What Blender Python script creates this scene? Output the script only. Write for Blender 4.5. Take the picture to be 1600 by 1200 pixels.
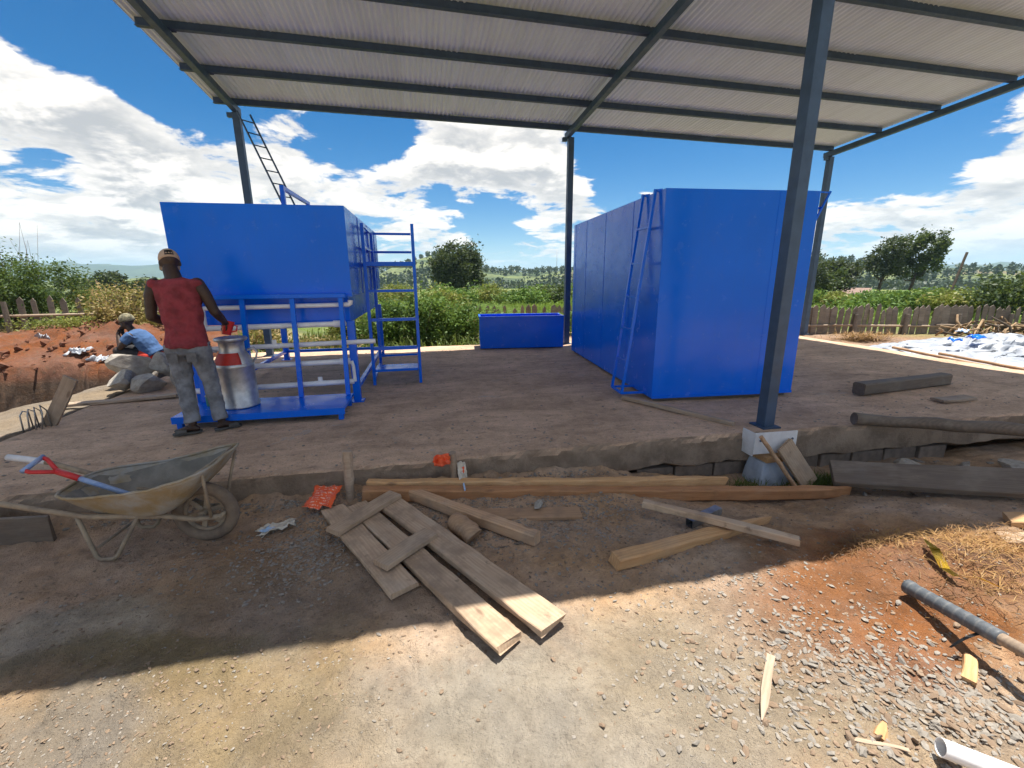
import bpy, bmesh, math, random
import numpy as np
from mathutils import Vector, Matrix, Euler, noise as mnoise
R = math.radians
sc = bpy.context.scene
for o in list(bpy.data.objects):
    bpy.data.objects.remove(o)
col = sc.collection

# ------------------------------------------------------------------ camera
cam_d = bpy.data.cameras.new('camera'); cam = bpy.data.objects.new('camera', cam_d); col.objects.link(cam)
sc.camera = cam
cam_d.sensor_width = 36.0; cam_d.lens = 36.0 * 684.06 / 1600.0
cam_d.clip_start = 0.05; cam_d.clip_end = 20000
_yaw, _pit, _rol = R(11.852), R(13.907), R(0.422)
_f = Vector((math.sin(_yaw) * math.cos(_pit), math.cos(_yaw) * math.cos(_pit), -math.sin(_pit)))
_r = Vector((math.cos(_yaw), -math.sin(_yaw), 0)); _d = _f.cross(_r)
_r2 = _r * math.cos(_rol) + _d * math.sin(_rol); _d2 = -_r * math.sin(_rol) + _d * math.cos(_rol)
cam.matrix_world = Matrix(((_r2.x, -_d2.x, -_f.x, 0), (_r2.y, -_d2.y, -_f.y, 0), (_r2.z, -_d2.z, -_f.z, 1.5), (0, 0, 0, 1)))

# ------------------------------------------------------------------ light
SUN = Vector((0.17, 0.085, 1.0)).normalized()          # towards the sun, almost overhead
sun_el = math.asin(SUN.z); sun_az = math.atan2(SUN.x, SUN.y)
sd = bpy.data.lights.new('sun', 'SUN'); sd.energy = 2.0; sd.angle = R(0.55); sd.color = (1.0, 0.955, 0.88)
so = bpy.data.objects.new('sun', sd); col.objects.link(so)
so.rotation_euler = (-SUN).to_track_quat('-Z', 'Y').to_euler(); so.location = (0, 0, 30)
sc.view_settings.view_transform = 'Standard'; sc.view_settings.look = 'None'
sc.view_settings.exposure = 2.2; sc.view_settings.gamma = 1.0; sc.view_settings.use_curve_mapping = False
sc.cycles.max_bounces = 8; sc.cycles.diffuse_bounces = 5; sc.cycles.volume_bounces = 1
sc.cycles.sample_clamp_indirect = 8.0; sc.cycles.use_denoising = True
sc.cycles.caustics_reflective = False; sc.cycles.caustics_refractive = False


class NT:
    """small helper to write node trees"""
    def __init__(self, tree): self.t = tree; self.n = tree.nodes; self.l = tree.links
    def node(self, typ, **kw):
        nd = self.n.new(typ)
        for k, v in kw.items(): setattr(nd, k, v)
        return nd
    def put(self, sock, v):
        if hasattr(v, 'is_output'): self.l.new(v, sock)
        elif isinstance(v, (tuple, list)) and len(v) == 3 and sock.type == 'RGBA': sock.default_value = (*v, 1)
        else: sock.default_value = v
    def m(self, op, a, b=None, c=None, clamp=False):
        nd = self.node('ShaderNodeMath', operation=op, use_clamp=clamp); self.put(nd.inputs[0], a)
        if b is not None: self.put(nd.inputs[1], b)
        if c is not None: self.put(nd.inputs[2], c)
        return nd.outputs[0]
    def v(self, op, a, b=None, out=0):
        nd = self.node('ShaderNodeVectorMath', operation=op); self.put(nd.inputs[0], a)
        if b is not None:
            if op == 'SCALE': self.put(nd.inputs['Scale'], b)
            else: self.put(nd.inputs[1], b)
        return nd.outputs['Value'] if op in ('DOT_PRODUCT', 'LENGTH', 'DISTANCE') else nd.outputs[0]
    def mix(self, f, a, b, blend='MIX'):
        nd = self.node('ShaderNodeMix', data_type='RGBA', blend_type=blend)
        self.put(nd.inputs[0], f); self.put(nd.inputs[6], a); self.put(nd.inputs[7], b); return nd.outputs[2]
    def noise(self, vec, scale, detail=4, rough=.55, dist=0.0, color=False):
        nd = self.node('ShaderNodeTexNoise'); self.put(nd.inputs['Vector'], vec)
        nd.inputs['Scale'].default_value = scale; nd.inputs['Detail'].default_value = detail
        nd.inputs['Roughness'].default_value = rough; nd.inputs['Distortion'].default_value = dist
        return nd.outputs['Color' if color else 'Fac']
    def ss(self, x, a, b, lo=0.0, hi=1.0):
        nd = self.node('ShaderNodeMapRange', interpolation_type='SMOOTHSTEP'); self.put(nd.inputs[0], x)
        for i, q in enumerate((a, b, lo, hi)): nd.inputs[i + 1].default_value = q
        return nd.outputs[0]
    def ramp(self, x, stops):
        nd = self.node('ShaderNodeValToRGB'); self.put(nd.inputs[0], x); e = nd.color_ramp.elements
        while len(e) < len(stops): e.new(0.5)
        for i, (p, c) in enumerate(stops): e[i].position = p; e[i].color = (*c, 1)
        return nd.outputs[0]
    def sep(self, vec):
        nd = self.node('ShaderNodeSeparateXYZ'); self.put(nd.inputs[0], vec); return nd.outputs
    def comb(self, x, y, z):
        nd = self.node('ShaderNodeCombineXYZ')
        for i, q in enumerate((x, y, z)): self.put(nd.inputs[i], q)
        return nd.outputs[0]


# ------------------------------------------------------------------ world: clear sky with fair weather cumulus
world = bpy.data.worlds.new('World'); sc.world = world; world.use_nodes = True
W = NT(world.node_tree); W.n.clear()
sky = W.node('ShaderNodeTexSky', sky_type='NISHITA', sun_disc=False, sun_elevation=sun_el, sun_rotation=sun_az)
sky.altitude = 1900; sky.air_density = 1.0; sky.dust_density = 0.6; sky.ozone_density = 2.5
hsv = W.node('ShaderNodeHueSaturation'); hsv.inputs['Saturation'].default_value = 1.5; hsv.inputs['Value'].default_value = 0.48
W.l.new(sky.outputs[0], hsv.inputs['Color'])
dirv = W.v('NORMALIZE', W.node('ShaderNodeTexCoord').outputs['Generated'])
dx, dy, dz = W.sep(dirv)
def cloud_field(lift, det):
    zz = W.m('ADD', dz, lift)
    den = W.m('ADD', W.m('MAXIMUM', zz, 0.0), 0.22)
    p = W.comb(W.m('DIVIDE', dx, den), W.m('DIVIDE', dy, den), W.m('MULTIPLY', zz, 2.4))
    big = W.noise(p, 1.5, 2, 0.5, 0.3)
    fine = W.noise(W.v('ADD', p, (7.3, 2.1, 4.4)), 3.4, det, 0.62, 0.3)
    return W.m('ADD', W.m('MULTIPLY', W.m('SUBTRACT', big, .5), 0.6), W.m('MULTIPLY', W.m('SUBTRACT', fine, .5), 1.25))
# cumulus heaps (positive) and clear gaps (negative): direction, sharpness, weight
CLOUDS = [
    ((-0.367, 0.87, 0.33), 110, -0.24),
    ((-0.394, 0.841, 0.371), 160, -0.20),
    ((-0.316, 0.903, 0.292), 300, -0.16),
    ((-0.092, 0.958, 0.272), 500, -0.16),
    ((0.763, 0.611, 0.209), 160, -0.22),
    ((0.72, 0.659, 0.216), 300, -0.20),
    ((0.791, 0.593, 0.151), 500, -0.14),
    ((0.45, 0.876, 0.174), 420, 0.20),
    ((0.623, 0.764, 0.168), 420, 0.16),
    ((0.757, 0.641, 0.131), 300, 0.14),
    ((0.026, 0.968, 0.248), 300, 0.12),
    ((0.153, 0.984, 0.095), 500, -0.12),
    ((-0.466, 0.838, 0.284), 90, 0.10),
    ((0.82, 0.534, 0.207), 100, 0.12),
    ((-0.495, 0.817, 0.297), 60, 0.20),
    ((-0.458, 0.853, 0.248), 60, 0.24),
    ((-0.391, 0.887, 0.245), 80, 0.18),
    ((-0.549, 0.83, 0.099), 60, 0.16),
    ((-0.467, 0.874, 0.135), 60, 0.16),
    ((-0.337, 0.92, 0.198), 70, 0.16),
    ((-0.217, 0.948, 0.231), 90, 0.22),
    ((-0.117, 0.961, 0.25), 120, 0.18),
    ((-0.004, 0.986, 0.167), 90, 0.18),
    ((0.126, 0.965, 0.228), 90, 0.26),
    ((0.253, 0.938, 0.239), 120, 0.20),
    ((0.333, 0.928, 0.167), 120, 0.14),
    ((0.461, 0.87, 0.173), 250, 0.14),
    ((0.58, 0.797, 0.169), 200, 0.10),
    ((0.743, 0.654, 0.142), 150, 0.18),
    ((0.715, 0.686, 0.137), 150, 0.14),
    ((0.809, 0.56, 0.18), 60, 0.22),
    ((0.846, 0.525, 0.087), 60, 0.20),
    ((0.806, 0.588, 0.075), 80, 0.12),
    ((0.071, 0.994, 0.082), 150, 0.10),
    ((-0.38, 0.918, 0.114), 80, 0.10),
    ((-0.324, 0.889, 0.323), 160, -0.26),
    ((-0.443, 0.825, 0.351), 200, -0.30),
    ((-0.314, 0.868, 0.384), 120, -0.20),
    ((-0.135, 0.951, 0.279), 220, -0.20),
    ((-0.046, 0.964, 0.26), 500, -0.22),
    ((0.42, 0.879, 0.226), 160, -0.28),
    ((0.563, 0.799, 0.213), 160, -0.30),
    ((0.655, 0.73, 0.196), 160, -0.22),
    ((0.745, 0.629, 0.222), 180, -0.26),
    ((0.72, 0.666, 0.193), 300, -0.20),
    ((0.166, 0.98, 0.108), 500, -0.22),
    ((0.4, 0.892, 0.211), 300, -0.20),
    ((-0.524, 0.837, 0.158), 500, -0.20),
    ((0.059, 0.991, 0.12), 600, -0.12),
]
c0n = cloud_field(0.0, 7); c1 = cloud_field(0.035, 5)
c0 = c0n
for (x, y, z), k, wgt in CLOUDS:
    dt_ = W.v('DOT_PRODUCT', dirv, Vector((x, y, z)).normalized())
    c0 = W.m('MULTIPLY_ADD', W.m('EXPONENT', W.m('MULTIPLY', W.m('SUBTRACT', dt_, 1.0), k * 1.6)), wgt * (.62 if wgt > 0 else 1.75), c0)
c0 = W.m('ADD', c0, W.ss(dz, .02, .15, .035, 0.05))  # cover raised all over; unseen cloud overhead added to fill the shade
cov = W.ss(c0, 0.015, 0.14)
cov = W.m('MULTIPLY', cov, W.ss(dz, -0.01, 0.07, .4, 1.0))
lit = W.ss(W.m('SUBTRACT', c0n, c1), -0.14, 0.17)          # thinner above: the sunlit crown; thicker above: the grey base
thick = W.ss(c0, 0.04, 0.34)
shade = W.m('MULTIPLY', W.m('SUBTRACT', 1.0, lit), W.m('ADD', 0.35, W.m('MULTIPLY', thick, 0.65)))
ccol = W.mix(shade, (4.9, 4.62, 4.25), (2.3, 2.32, 2.35))
skyc = W.mix(cov, hsv.outputs[0], ccol)
bg = W.node('ShaderNodeBackground'); bg.inputs['Strength'].default_value = 0.055
W.l.new(skyc, bg.inputs['Color'])
world.cycles.sampling_method = 'MANUAL'; world.cycles.sample_map_resolution = 512
wo = W.node('ShaderNodeOutputWorld'); W.l.new(bg.outputs[0], wo.inputs['Surface'])

# ------------------------------------------------------------------ material helpers
MATS = {}
def newmat(name):
    m = bpy.data.materials.new(name); m.use_nodes = True; t = NT(m.node_tree)
    b = t.n['Principled BSDF']; MATS[name] = m; return m, t, b
def coords(t, kind='Object'):
    return t.node('ShaderNodeTexCoord').outputs[kind]
def bump(t, b, h, strength=.3, dist=.01):
    nd = t.node('ShaderNodeBump'); nd.inputs['Strength'].default_value = strength; nd.inputs['Distance'].default_value = dist
    t.put(nd.inputs['Height'], h); t.l.new(nd.outputs[0], b.inputs['Normal'])
def mat_simple(name, c1, c2=None, rough=.6, scale=12, metal=0.0, bmp=.15, bscale=60, rough2=None, spec=None, coat=0.0):
    """plain surface with mottled colour, uneven gloss and fine relief"""
    m, t, b = newmat(name); co = coords(t)
    n1 = t.noise(co, scale, 5, .6)
    t.put(b.inputs['Base Color'], t.mix(t.ss(n1, .35, .68), c1, c2 or tuple(q * .7 for q in c1)))
    n2 = t.noise(co, scale * 2.3, 4, .6)
    t.put(b.inputs['Roughness'], t.ss(n2, .3, .7, rough, rough2 if rough2 is not None else min(1, rough + .15)))
    b.inputs['Metallic'].default_value = metal
    if spec is not None: b.inputs['Specular IOR Level'].default_value = spec
    if coat: b.inputs['Coat Weight'].default_value = coat
    if bmp: bump(t, b, t.noise(co, bscale, 4, .6), bmp, .01)
    return m
def mat_wood(name, c1, c2, dirt=(.12, .10, .08), dirt_amt=.4, rough=.75, saw=True):
    """sawn timber, grain along local X"""
    m, t, b = newmat(name); co = coords(t)
    oi = t.node('ShaderNodeObjectInfo').outputs['Random']
    co2 = t.v('ADD', co, t.comb(t.m('MULTIPLY', oi, 37.0), t.m('MULTIPLY', oi, 11.0), t.m('MULTIPLY', oi, 23.0)))
    st = t.v('MULTIPLY', co2, (1.3, 16.0, 16.0))
    g1 = t.noise(st, 2.2, 6, .62, 1.2)
    wv = t.node('ShaderNodeTexWave', wave_type='BANDS', bands_direction='Y'); t.put(wv.inputs['Vector'], t.v('MULTIPLY', co2, (.5, 5.0, 5.0)))
    wv.inputs['Scale'].default_value = 3.0; wv.inputs['Distortion'].default_value = 6.0; wv.inputs['Detail'].default_value = 3.0; wv.inputs['Detail Scale'].default_value = .8
    base = t.mix(t.ss(g1, .3, .7), c1, c2)
    base = t.mix(t.m('MULTIPLY', wv.outputs['Fac'], .28), base, tuple(q * .55 for q in c2))
    d = t.ss(t.noise(co2, 5.0, 6, .65), .46, .68)
    base = t.mix(t.m('MULTIPLY', d, dirt_amt), base, dirt)
    base = t.mix(t.m('MULTIPLY', t.ss(t.noise(co2, 2.4, 4, .6), .50, .66), dirt_amt * .35), base, (.46, .40, .32))
    base = t.mix(t.m('MULTIPLY', t.ss(t.noise(co2, 11, 5, .65), .60, .72), dirt_amt * .8), base, tuple(q * .5 for q in dirt))
    vo = t.node('ShaderNodeTexVoronoi', feature='F1'); t.put(vo.inputs['Vector'], t.v('MULTIPLY', co2, (2.2, 6.0, 6.0))); vo.inputs['Scale'].default_value = 1.0
    knot = t.ss(vo.outputs['Distance'], .05, .13, 1.0, 0.0)
    base = t.mix(t.m('MULTIPLY', knot, .6), base, (.10, .055, .03))
    hsvn = t.node('ShaderNodeHueSaturation'); t.put(hsvn.inputs['Color'], base); t.put(hsvn.inputs['Value'], t.ss(oi, 0, 1, .85, 1.12))
    t.put(b.inputs['Base Color'], hsvn.outputs[0]); b.inputs['Roughness'].default_value = rough
    h = t.m('ADD', g1, t.m('MULTIPLY', t.noise(co2, 140, 2), .4))
    bump(t, b, h, .35, .004)
    return m
def mat_leaf(name, c1, c2, c3=None, trans=.35):
    m, t, b = newmat(name)
    geo = t.node('ShaderNodeNewGeometry'); rnd = geo.outputs['Random Per Island']
    n = t.noise(geo.outputs['Position'], .9, 3, .6)
    base = t.mix(rnd, c1, c2)
    base = t.mix(t.ss(n, .4, .7), base, c3 or tuple(q * .65 for q in c1))
    t.put(b.inputs['Base Color'], base); b.inputs['Roughness'].default_value = .55; b.inputs['Specular IOR Level'].default_value = .3
    tr = t.node('ShaderNodeBsdfTranslucent'); t.put(tr.inputs['Color'], t.mix(.5, base, (.25, .32, .05)))
    mx = t.node('ShaderNodeMixShader'); mx.inputs[0].default_value = trans
    t.l.new(b.outputs[0], mx.inputs[1]); t.l.new(tr.outputs[0], mx.inputs[2])
    t.l.new(mx.outputs[0], t.n['Material Output'].inputs['Surface'])
    return m

# ------------------------------------------------------------------ mesh helpers
def link(o, parent=None):
    col.objects.link(o)
    if parent is not None: o.parent = parent
    return o
def tag(o, label=None, cat=None, group=None, kind=None):
    if label: o['label'] = label
    if cat: o['category'] = cat
    if group: o['group'] = group
    if kind: o['kind'] = kind
    return o
def empty(name, loc=(0, 0, 0), rz=0.0, label=None, cat=None, group=None, rot=None):
    o = bpy.data.objects.new(name, None); o.empty_display_size = .2; link(o)
    o.location = loc; o.rotation_euler = rot if rot else (0, 0, rz)
    return tag(o, label, cat, group)
def mesh_np(name, V, F, mat, smooth=False):
    """fast mesh from numpy arrays; F is (n,3) or (n,4)"""
    V = np.asarray(V, np.float32); F = np.asarray(F, np.int32)
    me = bpy.data.meshes.new(name); k = F.shape[1]
    me.vertices.add(len(V)); me.vertices.foreach_set('co', V.ravel())
    me.loops.add(F.size); me.loops.foreach_set('vertex_index', F.ravel())
    me.polygons.add(len(F)); me.polygons.foreach_set('loop_start', np.arange(0, F.size, k, dtype=np.int32))
    me.polygons.foreach_set('use_smooth', np.full(len(F), smooth))
    me.update(calc_edges=True); me.validate()
    if mat is not None: me.materials.append(mat)
    return me
class MB:
    def __init__(self): self.v = []; self.f = []
    def add(self, vs, fs):
        o = len(self.v); self.v += [tuple(q) for q in vs]; self.f += [tuple(i + o for i in q) for q in fs]; return self
    def box(self, c, s, rot=None):
        m = Euler(rot).to_matrix() if rot else Matrix.Identity(3); c = Vector(c)
        vs = [c + m @ Vector((sx * s[0] / 2, sy * s[1] / 2, sz * s[2] / 2)) for sz in (-1, 1) for sy in (-1, 1) for sx in (-1, 1)]
        return self.add(vs, [(0, 2, 3, 1), (4, 5, 7, 6), (0, 1, 5, 4), (2, 6, 7, 3), (0, 4, 6, 2), (1, 3, 7, 5)])
    def bar(self, p0, p1, w, h, up=(0, 0, 1)):
        p0, p1 = Vector(p0), Vector(p1); d = (p1 - p0).normalized(); u = Vector(up)
        if abs(d.dot(u)) > .98: u = Vector((0, 1, 0))
        s = d.cross(u).normalized(); u = s.cross(d)
        vs = [p + s * a * w / 2 + u * b * h / 2 for p in (p0, p1) for a, b in ((-1, -1), (1, -1), (1, 1), (-1, 1))]
        return self.add(vs, [(0, 3, 2, 1), (4, 5, 6, 7), (0, 1, 5, 4), (1, 2, 6, 5), (2, 3, 7, 6), (3, 0, 4, 7)])
    def tube(self, pts, rad, n=10, cap=True, closed=False):
        """tube through points; rad a number or a list"""
        pts = [Vector(p) for p in pts]; k = len(pts); rad = rad if isinstance(rad, (list, tuple)) else [rad] * k
        ref = None; rings = []
        for i, p in enumerate(pts):
            a = pts[i - 1] if i > 0 else (pts[-1] if closed else pts[0]); b = pts[(i + 1) % k] if (i < k - 1 or closed) else pts[-1]
            d = (b - a).normalized()
            if ref is None: ref = Vector((0, 0, 1)) if abs(d.z) < .9 else Vector((1, 0, 0))
            s = d.cross(ref).normalized(); u = s.cross(d).normalized(); ref = u
            r = rad[i]; ra, rb = r if isinstance(r, (tuple, list)) else (r, r)
            rings.append([p + s * math.cos(2 * math.pi * j / n) * ra + u * math.sin(2 * math.pi * j / n) * rb for j in range(n)])
        return self.rings(rings, cap and not closed, closed)
    def rings(self, rings, cap=True, closed=False):
        n = len(rings[0]); o = len(self.v); k = len(rings)
        for r_ in rings: self.v += [tuple(q) for q in r_]
        for i in range(k if closed else k - 1):
            a = o + i * n; b = o + ((i + 1) % k) * n
            for j in range(n): self.f.append((a + j, a + (j + 1) % n, b + (j + 1) % n, b + j))
        if cap: self.f.append(tuple(o + j for j in range(n - 1, -1, -1))); self.f.append(tuple(o + (k - 1) * n + j for j in range(n)))
        return self
    def lathe(self, prof, n=24, c=(0, 0, 0), cap=True):
        return self.rings([[(c[0] + r * math.cos(2 * math.pi * j / n), c[1] + r * math.sin(2 * math.pi * j / n), c[2] + z) for j in range(n)] for r, z in prof], cap)
    def ellip(self, c, r, n=12, k=8):
        c = Vector(c)
        self.rings([[c + Vector((r[0] * math.sin(a) * math.cos(2 * math.pi * j / n), r[1] * math.sin(a) * math.sin(2 * math.pi * j / n), -r[2] * math.cos(a))) for j in range(n)]
                    for a in [max(.05, min(math.pi - .05, math.pi * i / k)) for i in range(k + 1)]]); return self
    def mesh(self, name, mat, smooth=False, bevel=0.0):
        me = bpy.data.meshes.new(name); me.from_pydata(self.v, [], self.f)
        bm = bmesh.new(); bm.from_mesh(me); bmesh.ops.recalc_face_normals(bm, faces=bm.faces)
        if bevel: bmesh.ops.bevel(bm, geom=[e for e in bm.edges if e.calc_face_angle(0) > .6], offset=bevel, segments=2, affect='EDGES', profile=.6, clamp_overlap=True)
        bm.to_mesh(me); bm.free()
        if mat is not None: me.materials.append(mat)
        if smooth:
            me.polygons.foreach_set('use_smooth', [True] * len(me.polygons))
            if smooth == 'auto': me.set_sharp_from_angle(angle=R(38))
        me.update(); return me
    def build(self, name, mat, parent=None, smooth=False, bevel=0.0):
        return link(bpy.data.objects.new(name, self.mesh(name, mat, smooth, bevel)), parent)
def fbm(x, y, z=0.0, o=4):
    return mnoise.fractal(Vector((x, y, z)), .6, 2.1, o)
def sst(a, b, x):
    t = min(1, max(0, (x - a) / (b - a))); return t * t * (3 - 2 * t)

def plank_mesh(name, L, Wd, T, mat, seed=0, jag=.004, warp=.006, taper=0.0, point=0.0, seg=None):
    """sawn board along +X from 0 to L, chamfered section, wobbling arrises and ragged ends"""
    rnd = random.Random(seed); seg = seg or max(5, int(L / .14)); c = min(T, Wd) * .12
    sec = [(-1, -1, c, 0), (-1, -1, 0, c), (-1, 1, 0, -c), (-1, 1, c, 0), (1, 1, -c, 0), (1, 1, 0, -c), (1, -1, 0, c), (1, -1, -c, 0)]
    rings = []
    for i in range(seg + 1):
        u = i / seg; x = u * L; rr = []
        wl = 1 - taper * u
        if point and u > 1 - point: wl *= max(.18, (1 - u) / point)
        wz = warp * math.sin(3.1 * u + seed) ; wy = warp * math.sin(2.3 * u + seed * 1.7)
        for (sy, sz, ay, az) in sec:
            j = jag * fbm(x * 4 + seed * 3.1, sy * 2.3 + seed, sz * 1.7, 3)
            ex = (rnd.uniform(-1, 1) * jag * 1.5) if i in (0, seg) else 0
            rr.append((x + ex, (sy * Wd / 2 + ay) * wl + wy + j, sz * T / 2 + az + wz + j * .4))
        rings.append(rr)
    mb = MB().rings(rings); return mb.mesh(name, mat)
def frame_from(p0, p1, roll=0.0):
    """matrix whose X axis runs from p0 to p1, Z as upright as possible"""
    p0, p1 = Vector(p0), Vector(p1); x = (p1 - p0).normalized(); z = Vector((0, 0, 1)); y = z.cross(x)
    if y.length < .01: y = Vector((0, 1, 0))
    y.normalize(); z = x.cross(y); m = Matrix((x, y, z)).transposed().to_4x4() @ Matrix.Rotation(roll, 4, 'X'); m.translation = p0; return m
def plank(name, p0, p1, Wd, T, mat, label, cat='plank', seed=0, roll=0.0, group=None, **kw):
    L = (Vector(p1) - Vector(p0)).length
    o = link(bpy.data.objects.new(name, plank_mesh(name, L, Wd, T, mat, seed, **kw)))
    o.matrix_world = frame_from(p0, p1, roll); return tag(o, label, cat, group)

# ------------------------------------------------------------------ materials
def mat_blue():
    m, t, b = newmat('blue_paint'); co = coords(t)
    n = t.noise(co, .8, 4, .55); n2 = t.noise(co, 7, 5, .6)
    base = t.mix(t.ss(n, .3, .7), (.002, .140, .76), (.003, .158, .84))
    # scuffs and dust film
    base = t.mix(t.m('MULTIPLY', t.ss(n2, .55, .78), .12), base, (.05, .18, .62))
    run = t.noise(t.v('MULTIPLY', co, (9, 9, .35)), 2.0, 5, .6); base = t.mix(t.m('MULTIPLY', t.ss(run, .52, .72), .14), base, (.02, .15, .62))
    rust = t.ss(t.noise(co, 38, 3, .5), .74, .78); base = t.mix(t.m('MULTIPLY', rust, .7), base, (.10, .07, .08))
    dust = t.m('MULTIPLY', t.ss(t.noise(co, 3.5, 6, .7),   .5, .75), .05); base = t.mix(dust, base, (.34, .30, .30))
    t.put(b.inputs['Base Color'], base)
    t.put(b.inputs['Roughness'], t.ss(n2, .3, .75, .14, .30))
    b.inputs['Specular IOR Level'].default_value = .32
    h = t.m('ADD', t.m('MULTIPLY', t.noise(co, 1.3, 2, .5), 1.0), t.m('MULTIPLY', t.noise(co, 300, 2), .01))
    bump(t, b, h, .30, .06); return m
BLUE = mat_blue()
STEEL = mat_simple('painted_post_steel', (.045, .085, .150), (.034, .064, .112), .38, 6, 0.0, .08, 40, .55)
PURLIN = mat_simple('dark_purlin_paint', (.030, .060, .130), (.022, .044, .095), .45, 9, 0.0, .1, 50, .62)
def mat_roof():
    m, t, b = newmat('galvanised_roof_sheet'); co = coords(t)
    oi = t.node('ShaderNodeObjectInfo').outputs['Random']
    n = t.noise(t.v('MULTIPLY', co, (3, .6, 1)), 1.4, 5, .6); n2 = t.noise(co, 22, 4, .6)
    c = t.mix(t.ss(n, .3, .7), (.62, .745, .85), (.56, .675, .775)); c = t.mix(t.m('MULTIPLY', t.ss(n2, .5, .75), .2), c, (.52, .62, .71))
    hs = t.node('ShaderNodeHueSaturation'); t.put(hs.inputs['Color'], c); t.put(hs.inputs['Value'], t.ss(oi, 0, 1, .97, 1.03)); t.put(b.inputs['Base Color'], hs.outputs[0])
    t.put(b.inputs['Roughness'], t.ss(n2, .3, .7, .45, .65)); return m
ROOF = mat_roof()
PVC = mat_simple('white_pvc', (.86, .86, .85), (.78, .78, .77), .3, 9, 0, .03, 80)
ALU = mat_simple('spun_aluminium', (.62, .62, .62), (.46, .46, .46), .34, 14, .85, .06, 60, .5)
REDP = mat_simple('red_paint', (.55, .035, .02), (.42, .03, .02), .42, 9, 0, .06)
REDPL = mat_simple('red_plastic', (.62, .03, .03), (.5, .02, .02), .3, 8, 0, .03)
GREENT = mat_simple('green_tin_paint', (.05, .24, .13), (.10, .28, .2), .4, 16)
CREAM = mat_simple('cream_tin_lid', (.62, .58, .42), (.5, .45, .3), .45, 16)
W_FRESH = mat_wood('fresh_cypress', (.66, .41, .20), (.55, .30, .125), (.30, .19, .10), .3)
W_ORANGE = mat_wood('orange_cypress', (.56, .28, .12), (.44, .20, .08), (.25, .14, .06), .35)
W_BOARD = mat_wood('used_formwork_board', (.53, .385, .255), (.44, .30, .19), (.25, .175, .115), .75)
W_OLD = mat_wood('grey_weathered_board', (.46, .345, .245), (.35, .255, .175), (.22, .165, .12), .55)
W_DARK = mat_wood('damp_dark_beam', (.19, .145, .105), (.13, .098, .072), (.13, .11, .09), .45)
W_BROWN = mat_wood('brown_offcut', (.54, .34, .195), (.42, .25, .135), (.14, .10, .07), .5)
W_PICKET = mat_wood('weathered_picket', (.27, .225, .175), (.19, .155, .12), (.11, .10, .08), .5)
BARK = mat_simple('bark', (.11, .085, .06), (.065, .05, .036), .9, 14, 0, .6, 26)
DRYTWIG = mat_simple('dry_twigs', (.36, .25, .14), (.24, .15, .08), .85, 9, 0, .2)
STRAW = mat_leaf('straw_blades', (.46, .27, .09), (.26, .13, .05), (.17, .085, .035), .15)
ROCK = mat_simple('quarry_stone', (.42, .38, .32), (.28, .25, .21), .85, 7, 0, .7, 22)
BLOCK = mat_simple('foundation_block', (.27, .22, .175), (.18, .145, .115), .9, 8, 0, .7, 20)
RUBBER = mat_simple('dusty_rubber', (.22, .165, .115), (.13, .10, .075), .85, 9, 0, .3)
BARROW = mat_simple('cement_crusted_tray', (.29, .215, .11), (.35, .335, .30), .8, 6, 0, .9, 24)
BFRAME = mat_simple('worn_barrow_frame', (.34, .275, .19), (.21, .165, .12), .7, 12, .1, .3)
CEMENT = mat_simple('wet_mortar', (.17, .155, .125), (.26, .235, .19), .5, 8, 0, .9, 16, .8)
SHAFT = mat_simple('blue_grey_shaft', (.36, .45, .62), (.17, .27, .52), .35, 9, .1, .05)
GALV = mat_simple('galvanised_steel', (.45, .45, .44), (.3, .3, .3), .4, 14, .8, .08)
ORANGEPL = mat_simple('orange_wrapper', (.85, .12, .03), (.72, .09, .025), .35, 5, 0, .2, 14)
PAPER = mat_simple('scrap_paper', (.70, .62, .50), (.55, .5, .42), .8, 12, 0, .3)
BLUEPL = mat_simple('pale_blue_scrap', (.35, .55, .8), (.5, .62, .8), .5, 12)
WHITEPL = mat_simple('white_plastic_sheet', (.40, .42, .45), (.27, .295, .335), .35, 3, 0, .35, 9)
TAPE = mat_simple('grey_black_tape', (.075, .085, .095), (.12, .13, .14), .5, 22, 0, .2)
_t = NT(TAPE.node_tree); _b = _t.n['Principled BSDF']; _w = _t.node('ShaderNodeTexWave', bands_direction='Y'); _w.inputs['Scale'].default_value = 7.0; _w.inputs['Distortion'].default_value = 1.5
_t.l.new(_t.v('MULTIPLY', coords(_t), (1.6, 1.0, .8)), _w.inputs['Vector']); _old = _b.inputs['Base Color'].links[0].from_socket
_t.put(_b.inputs['Base Color'], _t.mix(_t.ss(_w.outputs['Fac'], .86, .97, 0, .3), _old, (.22, .215, .20)))
YELLOW = mat_simple('yellow_strap', (.80, .52, .03), (.7, .42, .02), .45, 9)
WHITEBD = mat_simple('white_painted_sheet', (.74, .75, .76), (.6, .6, .6), .5, 6, 0, .1)
PLINTH = mat_simple('blue_white_plinth', (.42, .48, .56), (.30, .34, .40), .6, 7, 0, .25)
SKIN = mat_simple('dark_skin', (.050, .026, .016), (.036, .018, .011), .5, 14, 0, .1, 90)
MAROON = mat_simple('maroon_jersey', (.27, .040, .052), (.15, .022, .028), .85, 9, 0, .3, 24)
DENIM = mat_simple('faded_denim', (.25, .265, .29), (.125, .13, .14), .9, 8, 0, .35, 34)
DKDENIM = mat_simple('dirty_denim', (.15, .155, .165), (.09, .09, .09), .9, 16, 0, .35, 34)
BLUETEE = mat_simple('blue_t_shirt', (.06, .13, .28), (.045, .10, .22), .85, 7, 0, .3, 24)
DKTROUS = mat_simple('dark_trousers', (.025, .024, .026), (.04, .038, .036), .85, 7, 0, .3)
REDCLOTH = mat_simple('red_cloth', (.55, .05, .03), (.44, .04, .025), .85, 7, 0, .3)
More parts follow.
